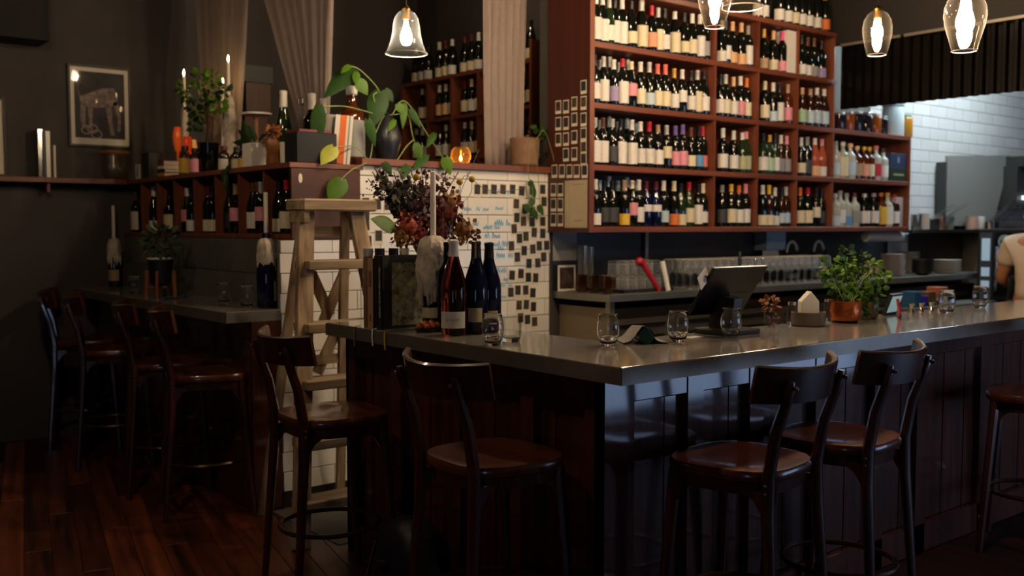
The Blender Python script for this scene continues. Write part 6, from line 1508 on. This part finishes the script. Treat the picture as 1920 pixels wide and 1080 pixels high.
# paper towel dispenser, two carafes with round handles, tap
a, b = on_y(1422, 432, 4.88), on_y(1457, 480, 4.88)
td = thing('towel_dispenser', 'pale blue paper towel dispenser on the dark splashback', 'dispenser', ((a.x+b.x)/2, 4.9, b.z))
O('dispenser_box', MB().chamf(a.x, 4.80, b.z + 0.05, b.x, YW - 0.004, 1.485, 0.006), mat('pale_blue_plastic', '8fa4ac', 0.4), td)
O('hanging_towel', MB().box(a.x + 0.02, 4.85, b.z - 0.04, b.x - 0.02, 4.853, b.z + 0.05), M_white, td)
for i, px in enumerate((1488, 1538)):
    q = on_y(px, 520, 4.76)
    jg = thing('glass_jug', ('large clear jug with hooped top behind glasses, beside towel dispenser' if i == 0 else 'large clear jug with hooped top behind glasses, beside the herbs'), 'jug', (q.x, 4.78, ZB))
    O('jug_body', MB().lathe([(0.055, 0), (0.068, 0.01), (0.072, 0.10), (0.068, 0.20), (0.060, 0.24)], 18), thin_glass('milky_glass', (0.72,0.74,0.74), edge=0.6), jg, smooth=True, local=True)
    O('jug_filling', MB().lathe([(0.05, 0.006), (0.062, 0.012), (0.062, 0.05), (1e-5, 0.052)], 16), mat('pale_filling', 'a8aaa6', 0.5), jg, smooth=True, local=True)
    O('hoop_handle', MB().tube([(0.068*math.cos(PI*k_/10), 0, 0.22 + 0.085*math.sin(PI*k_/10)) for k_ in range(11)], 0.010, 8), mat('pale_hoop', 'b8bab6', 0.3), jg, smooth=True, local=True)
q = on_y(1387, 500, 4.42)
tp_ = thing('beer_tap', 'slim black handled tap rising among the wine glasses', 'tap', (q.x, 4.42, ZB))
O('tap_column', MB().lathe([(0.018, 0), (0.012, 0.02), (0.010, 0.10)], 10), M_chrome, tp_, smooth=True, local=True)
O('tap_handle', MB().lathe([(0.008, 0.10), (0.013, 0.13), (0.012, 0.24), (0.006, 0.25)], 10), M_black, tp_, smooth=True, local=True)
# cloth under shelf towards the kitchen
q0, q1 = on_y(1627, 430, 4.60), on_y(1692, 452, 4.60)
solo('hanging_paper_roll', MB().tube([(q0.x, 4.62, 1.44), (q1.x, 4.62, 1.44)], 0.042, 14), mat('white_roll', 'aab2b0', 0.7), 'white paper roll fixed under the kitchen end of the bookcase', 'paper roll', (q0.x, 4.62, 1.40), smooth=True)
# plates and bowls
def stack(n, name, label_f, x, y, prof, dz, m, group):
    me = MB().lathe(prof, 20).mesh(name, m, True)
    for k_ in range(n):
        o = O(name, me, None); o.location = (x, y, ZB + k_*dz); tag(o, label_f % ORD[k_+1], 'plate' if 'plate' in name else 'bowl', group)
PL = [(0.05, 0.0), (0.06, 0.003), (0.105, 0.016), (0.104, 0.019), (0.055, 0.007), (1e-5, 0.006)]
BW = [(0.04, 0.0), (0.085, 0.022), (0.095, 0.050), (0.091, 0.050), (0.08, 0.024), (1e-5, 0.008)]
q = on_y(1670, 500, 4.62); stack(11, 'dinner_plate', 'pale dinner plate, %s up in the tall stack by the herbs', q.x, 4.60, PL, 0.017, mat('pale_stoneware', 'b0a498', 0.4), 'tall plate stack')
q = on_y(1703, 500, 4.82); stack(9, 'side_plate', 'white side plate, %s up in the stack behind dark bowls', q.x, 4.80, [(r*0.8, z) for r, z in PL], 0.022, M_white, 'white plate stack')
q = on_y(1721, 500, 4.56); stack(5, 'black_bowl', 'black bowl, %s up in the stack between the plates', q.x, 4.52, [(r*0.95, z) for r, z in BW], 0.022, M_black, 'black bowl stack')
q = on_y(1768, 500, 4.60); stack(6, 'cream_plate', 'cream plate, %s up in the wide stack at counter end', q.x, 4.56, [(r*1.15, z) for r, z in PL], 0.021, mat('cream_stoneware', 'c4b8a4', 0.4), 'cream plate stack')
q = on_y(1640, 500, 4.70); stack(4, 'pale_bowl', 'pale bowl, %s up in the short stack behind the herbs', q.x, 4.72, [(r*0.8, z) for r, z in BW], 0.026, mat('pale_stoneware', 'b0a498', 0.4), 'pale bowl stack')

# ================================================================== kitchen
# steel bench with utensil shelf, hood, oven
kb = thing('kitchen_bench', 'dark kitchen workbench with steel utensil shelf beyond the counter', 'workbench', (10.2, 4.4, 0))
O('bench_top', MB().box(9.7, 4.1, 0.88, 12.6, 4.90, 0.93), M_steeldull, kb)
O('bench_body', MB().box(9.75, 4.2, 0.0, 12.5, 4.88, 0.88), M_black, kb)
O('utensil_shelf', MB().box(8.3, 4.62, 1.47, 11.0, 4.90, 1.495), M_steel, kb)
O('shelf_back', MB().box(8.75, 4.89, 0.93, 11.0, 4.912, 1.47), mat('recess_shade', '26221f', 0.5), kb)  # dark panel colour stands in for the shade of the recess
for x_ in (9.72, 10.95): O('shelf_support', MB().box(x_, 4.64, 0.93, x_ + 0.02, 4.88, 1.47), M_steeldull, kb)
hd_ = thing('extraction_hood', 'slanted stainless steel extraction hood against the tiled kitchen wall', 'hood', (10.2, 4.6, 1.55))
hx0, hx1 = on_y(1776, 360, 4.80).x, on_y(1893, 360, 4.80).x
hp_ = [(hx0, 4.80, 1.54), (hx1 - 0.35, 4.80, 1.52), (hx1, 4.80, 2.26), (hx0, 4.80, 2.20)]
O('hood_panel', MB().add([*hp_, *[(x, 4.83, z) for x, y, z in hp_]], [(0,1,2,3), (7,6,5,4), (0,4,5,1), (1,5,6,2), (2,6,7,3), (3,7,4,0)]), mat('hood_steel', '9a968c', 0.55, metal=0.35), hd_)
O('hood_side', MB().box(hx0 - 0.02, 4.81, 1.60, hx0, 4.905, 2.14), mat('dark_hood_edge', '2e3030', 0.5), hd_)  # thin dark strip along the hood edge
O('hood_body', MB().box(hx0, 4.83, 1.62, hx1 - 0.3, 4.905, 2.10), M_steeldull, hd_)
hx2 = hx1 + 1.6
O('hood_canopy', MB().box(hx1 - 0.1, 4.62, 2.14, hx2, 4.9, 2.24).box(hx1 - 0.15, 4.66, 1.70, hx2, 4.90, 2.14), mat('dark_hood_filter', '2a2c28', 0.5), hd_)
O('hood_lamp', MB().box(hx1 - 0.05, 4.60, 1.80, hx1 + 0.7, 4.655, 1.84), glow('hood_strip', (0.85, 0.95, 1.0), 1.2), hd_)
rk = random.Random(8)
kinds_ = [('steel jug', M_steel, 0.045, 0.14), ('pale jar', mat('pale_jar', 'b8a898', 0.5), 0.05, 0.15), ('black pan', M_black, 0.06, 0.10), ('copper tin', mat('tin_copper', 'a07a5a', 0.35, metal=0.6), 0.05, 0.13), ('grey tub', mat('grey_tub', '7a7c7a', 0.5), 0.05, 0.12), ('pink tub', mat('pink_tub', 'b08a78', 0.5), 0.055, 0.13), ('white tub', M_white, 0.05, 0.13), ('steel bowl', M_steel, 0.08, 0.08)]
for i, (px, (nm, m, r, h)) in enumerate(zip((1717, 1732, 1748, 1762, 1778, 1822, 1836, 1856), kinds_)):
    x = on_y(px, 425, 4.72).x
    solo(nm.replace(' ', '_'), MB().lathe([(r*0.85, 0), (r, 0.008), (r*1.02, h), (r*0.95, h), (r*0.9, 0.02), (1e-5, 0.018)], 14, (x, 4.72, 1.495)), m, '%s on the kitchen utensil shelf under the hood' % nm, nm.split()[1], (x, 4.72, 1.495), 'utensil shelf things', smooth=True)
for i, (pa, ya, pb, yb) in enumerate(((1745, 410, 1790, 382), (1775, 408, 1812, 378), (1855, 415, 1905, 372), (1868, 420, 1915, 388))):
    a, b = on_y(pa, ya, 4.66), on_y(pb, yb, 4.62)
    t = thing('metal_tongs', 'steel tongs sticking up from the utensil shelf, %s from the bookcase' % ORD[i+1], 'tongs', tuple(a), 0, 'tongs on the utensil shelf')
    O('tong_arm', MB().bar(a, b, 0.012, 0.003), M_steel, t); O('tong_arm', MB().bar(a + Vector((0, 0, -0.012)), b + Vector((0.02, 0, -0.03)), 0.012, 0.003), M_steel, t)
# combi oven facing the bar
OX = 8.95
oy1 = on_x(1833, 480, OX).y; oy0 = oy1 - 0.80
ov = thing('combi_oven', 'black glass combi oven with round pale badge behind the cook', 'oven', (OX + 0.3, oy1 - 0.4, 0))
O('oven_body', MB().chamf(OX, oy0, 0.80, OX + 0.65, oy1, 1.505, 0.006), mat('oven_black', '17191c', 0.35), ov)
O('oven_door', MB().box(OX - 0.015, oy0 + 0.04, 0.84, OX, oy1 - 0.16, 1.47), M_gblack, ov)
O('control_strip', MB().box(OX - 0.008, oy1 - 0.13, 0.84, OX, oy1 - 0.02, 1.47), mat('control_steel', '5a6268', 0.35, metal=0.6), ov)
for (z0, z1) in ((1.22, 1.42), (1.08, 1.16), (0.98, 1.04)): O('display', MB().box(OX - 0.011, oy1 - 0.115, z0, OX - 0.008, oy1 - 0.04, z1), mat('oven_display', '9ab0c0', 0.3, emit='9ab4c8', es=0.3), ov)
bc_ = on_x(1884, 453, OX - 0.016)
O('round_badge', MB().lathe([(0.062, -0.003), (0.062, 0.0)], 20).xf(Matrix.Translation((OX - 0.016, bc_.y, bc_.z)) @ Matrix.Rotation(-PI/2, 4, 'Y')), mat('badge_grey', '7a8c94', 0.4), ov)
O('badge_bar', MB().box(OX - 0.0205, bc_.y - 0.035, bc_.z - 0.01, OX - 0.0192, bc_.y + 0.035, bc_.z + 0.01), M_gblack, ov)
O('door_handle', MB().tube([(OX - 0.04, oy1 - 0.19, 0.95), (OX - 0.04, oy1 - 0.19, 1.35)], 0.012, 8), M_steel, ov)
O('oven_stand', MB().box(OX + 0.02, oy0, 0, OX + 0.63, oy1, 0.80), M_black, ov)
# inside of the bar: sink edge with strainers and bottles under the pass
ib = thing('under_bar_shelf', 'low black under bar shelf behind the zinc bar', 'shelf', (5.6, 2.95, 0))
O('shelf_top', MB().box(2.72, 2.76, 0.80, 8.6, 3.0, 0.83), M_steeldull, ib)
for x in (2.8, 4.6, 6.4, 8.4): O('shelf_leg', MB().box(x, 2.78, 0, x + 0.04, 2.98, 0.80), M_black, ib)
for i, (px, py) in enumerate(((1712, 586), (1728, 584), (1746, 582), (1758, 580))):
    q = on_z(px, py, HC); q = Vector((q.x, 2.69, HC))
    solo('jigger', MB().lathe([(0.018, 0), (0.010, 0.02), (0.020, 0.045), (0.018, 0.045), (1e-5, 0.024)], 12, q), M_chrome, 'small steel jigger by the card terminal, %s towards the kitchen' % ORD[i+1], 'jigger', tuple(q), 'jiggers on the bar', smooth=True)
sr = thing('prep_shelf', 'low steel prep shelf in front of the stacked plates', 'shelf', (8.2, 4.25, 0))
O('shelf_top', MB().box(7.4, 4.12, 0.84, 8.85, 4.37, 0.87), M_steeldull, sr)
for x in (7.42, 8.79): O('shelf_leg', MB().box(x, 4.14, 0, x + 0.04, 4.35, 0.84), M_steeldull, sr)
for (px, c, w, h, lab) in ((1708, '2a5a86', 0.10, 0.13, 'blue'), (1722, '3a2fb0', 0.06, 0.09, 'violet'), (1736, '6a4a2c', 0.10, 0.12, 'brown'), (1757, 'b8684a', 0.12, 0.15, 'orange and white')):
    x = on_y(px, 560, 4.24).x
    t = thing('prep_carton', 'small %s carton on the prep shelf below the plates' % lab, 'carton', (x, 4.24, 0.87))
    O('carton_body', MB().chamf(x - w/2, 4.18, 0.87, x + w/2, 4.30, 0.87 + h, 0.003), mat('carton_' + lab.split()[0], c, 0.5), t)
    if 'white' in lab: O('white_band', MB().box(x - w/2 - 0.001, 4.179, 0.875, x + w/2 + 0.001, 4.301, 0.94), M_paper, t)

# ================================================================== bag at the foot of the bar
bg = thing('black_backpack', 'slumped black backpack with strap between the two stools of bar side', 'bag', (2.12, 3.20, 0))
m = MB(); seg = 16; prof = [(0.6, 0.0), (0.95, 0.03), (1.0, 0.12), (0.92, 0.24), (0.72, 0.33), (0.4, 0.38), (0.05, 0.39)]
vs = []; fs = []
for (k_, z) in prof:
    for j in range(seg):
        a = 2*PI*j/seg; w = 1 + 0.12*math.sin(3*a + z*9) + 0.06*math.sin(7*a)
        vs.append((2.10 + 0.135*k_*w*math.cos(a), 3.21 + 0.20*k_*w*math.sin(a), z))
for i in range(len(prof)-1):
    for j in range(seg): fs.append((i*seg+j, i*seg+(j+1) % seg, (i+1)*seg+(j+1) % seg, (i+1)*seg+j))
fs.append(tuple(reversed(range(seg))))
O('bag_body', m.add(vs, fs), mat('black_nylon', '15151a', 0.55, bump=0.4, bscale=18), bg, smooth=True)
O('shoulder_strap', MB().tube(curve_pts((1.99, 3.30, 0.30), (1.90, 3.24, 0.12), (1.88, 3.14, 0.02), (1.95, 3.06, 0.10)), 0.011, 6, flat=0.4), mat('webbing', '2a2a2c', 0.6), bg, smooth=True)
O('clip', MB().bar((1.965, 3.27, 0.235), (1.97, 3.20, 0.25), 0.012, 0.008), M_chrome, bg)

# ================================================================== the cook, mostly beyond the picture edge
def person(loc, rz):
    t = thing('person', 'person in cream T-shirt and dark apron working in the kitchen', 'person', loc, rz)
    V = {'pelvis': (0, 0, .98, .155), 'waist': (0, .01, 1.10, .140), 'chest': (0, .05, 1.27, .150), 'upper': (0, .09, 1.39, .135), 'neck': (0, .12, 1.46, .058), 'nape': (0, .15, 1.51, .055), 'head': (0, .18, 1.60, .088), 'crown': (0, .19, 1.68, .075)}
    E_ = [('pelvis','waist'), ('waist','chest'), ('chest','upper'), ('upper','neck'), ('neck','nape'), ('nape','head'), ('head','crown')]
    for s, S_ in ((-1, 'l'), (1, 'r')):
        V.update({S_+'sh': (s*.185, .09, 1.39, .068), S_+'el': (s*.255, .17, 1.12, .046), S_+'wr': (s*.16, .40, 1.04, .031), S_+'pa': (s*.13, .46, 1.03, .034),
                  S_+'hip': (s*.095, 0, .90, .098), S_+'kn': (s*.11, .02, .50, .062), S_+'an': (s*.12, 0, .08, .040), S_+'toe': (s*.13, .14, .035, .034)})
        E_ += [('upper', S_+'sh'), (S_+'sh', S_+'el'), (S_+'el', S_+'wr'), (S_+'wr', S_+'pa'), ('pelvis', S_+'hip'), (S_+'hip', S_+'kn'), (S_+'kn', S_+'an'), (S_+'an', S_+'toe')]
        for k_, (dx, dy, ln) in enumerate(((-.03, .02, .06), (-.012, .035, .075), (.008, .035, .08), (.026, .03, .07))):
            a = S_+'f%d' % k_; b = S_+'g%d' % k_
            V[a] = (s*(.13 + dx*.9), .46 + dy, 1.03, .0105); V[b] = (s*(.13 + dx), .46 + dy + ln*.7, 1.005, .0085)
            E_ += [(S_+'pa', a), (a, b)]
        V[S_+'t0'] = (s*.085, .455, 1.025, .011); V[S_+'t1'] = (s*.065, .495, 1.01, .009); E_ += [(S_+'wr', S_+'t0'), (S_+'t0', S_+'t1')]
    def skin(name, keys, edges, m, root, grow=0.0):
        idx = {k_: i for i, k_ in enumerate(keys)}
        me = bpy.data.meshes.new(name)
        me.from_pydata([V[k_][:3] for k_ in keys], [(idx[a], idx[b]) for a, b in edges], [])
        o = bpy.data.objects.new(name, me); COL.objects.link(o); o.parent = t
        md = o.modifiers.new('skin', 'SKIN'); md.use_smooth_shade = True
        for i, k_ in enumerate(keys):
            sv = me.skin_vertices[0].data[i]; r = V[k_][3] + grow
            sv.radius = (r, r*(0.72 if k_ in ('chest', 'upper', 'waist', 'pelvis') else 1.0)); sv.use_root = (k_ == root)
        o.modifiers.new('smooth', 'SUBSURF').levels = 2; o.modifiers['smooth'].render_levels = 2
        me.materials.append(m); return o
    skin('body', list(V), E_, mat('skin_tone', 'b07a58', 0.55), 'pelvis')
    for s, S_ in ((-1, 'l'), (1, 'r')):
        sh, el = V[S_+'sh'], V[S_+'el']
        V[S_+'sl'] = tuple(sh[i] + (el[i]-sh[i])*0.62 for i in range(3)) + (.066,)
    V['lowhip'] = (0, 0, .93, .16)
    tk = ['lowhip', 'waist', 'chest', 'upper', 'neck', 'lsh', 'rsh', 'lsl', 'rsl']
    skin('t_shirt', tk, [('lowhip','waist'), ('waist','chest'), ('chest','upper'), ('upper','neck'), ('upper','lsh'), ('upper','rsh'), ('lsh','lsl'), ('rsh','rsl')], mat('cream_cotton', 'cbb8a0', 0.85, bump=0.2, bscale=14), 'chest', 0.016)
    skin('trousers', ['pelvis', 'lhip', 'rhip', 'lkn', 'rkn', 'lan', 'ran'], [('pelvis','lhip'), ('pelvis','rhip'), ('lhip','lkn'), ('rhip','rkn'), ('lkn','lan'), ('rkn','ran')], mat('black_trousers', '17171a', 0.8), 'pelvis', 0.018)
    ap = MB(); vs = []
    for j, z in enumerate((1.16, 1.02, 0.85, 0.62)):
        for i in range(9):
            a = PI/2 + (i-4)*0.36; r = 0.185 + 0.015*j
            vs.append((r*math.cos(a), 0.02 + (r*0.86)*math.sin(a), z))
    ap.add(vs, [(j*9+i, j*9+i+1, j*9+i+10, j*9+i+9) for j in range(3) for i in range(8)])
    o = O('apron', ap, mat('dark_apron', '1c1c20', 0.8), t, smooth=True, local=True); o.modifiers.new('cloth', 'SOLIDIFY').thickness = 0.004
    hr = MB().ball((0, 0.165, 1.645), 0.108, 14, 9, 1.1)
    hr.v = [(x, y if z > 1.60 else min(y, 0.15), max(z, 1.53)) for x, y, z in hr.v]
    O('hair', hr, mat('brown_hair', '2a1a12', 0.6), t, smooth=True, local=True)
    f = MB(); f.ball((0, 0.275, 1.60), 0.016, 8, 5, 1.4)
    O('nose', f, mat('skin_tone', 'b07a58', 0.55), t, smooth=True, local=True)
    for s in (-1, 1):
        O('eye', MB().ball((s*0.034, 0.258, 1.625), 0.011, 8, 5), M_gblack, t, smooth=True, local=True)
        O('ear', MB().ball((s*0.092, 0.17, 1.60), 0.022, 8, 5, 1.3), mat('skin_tone', 'b07a58', 0.55), t, smooth=True, local=True)
    O('mouth', MB().tube([(-0.022, 0.262, 1.56), (0, 0.268, 1.557), (0.022, 0.262, 1.56)], 0.005, 6), mat('lips', '8a4a40', 0.5), t, smooth=True, local=True)
    return t
person((7.65, 3.27, 0), -1.2)
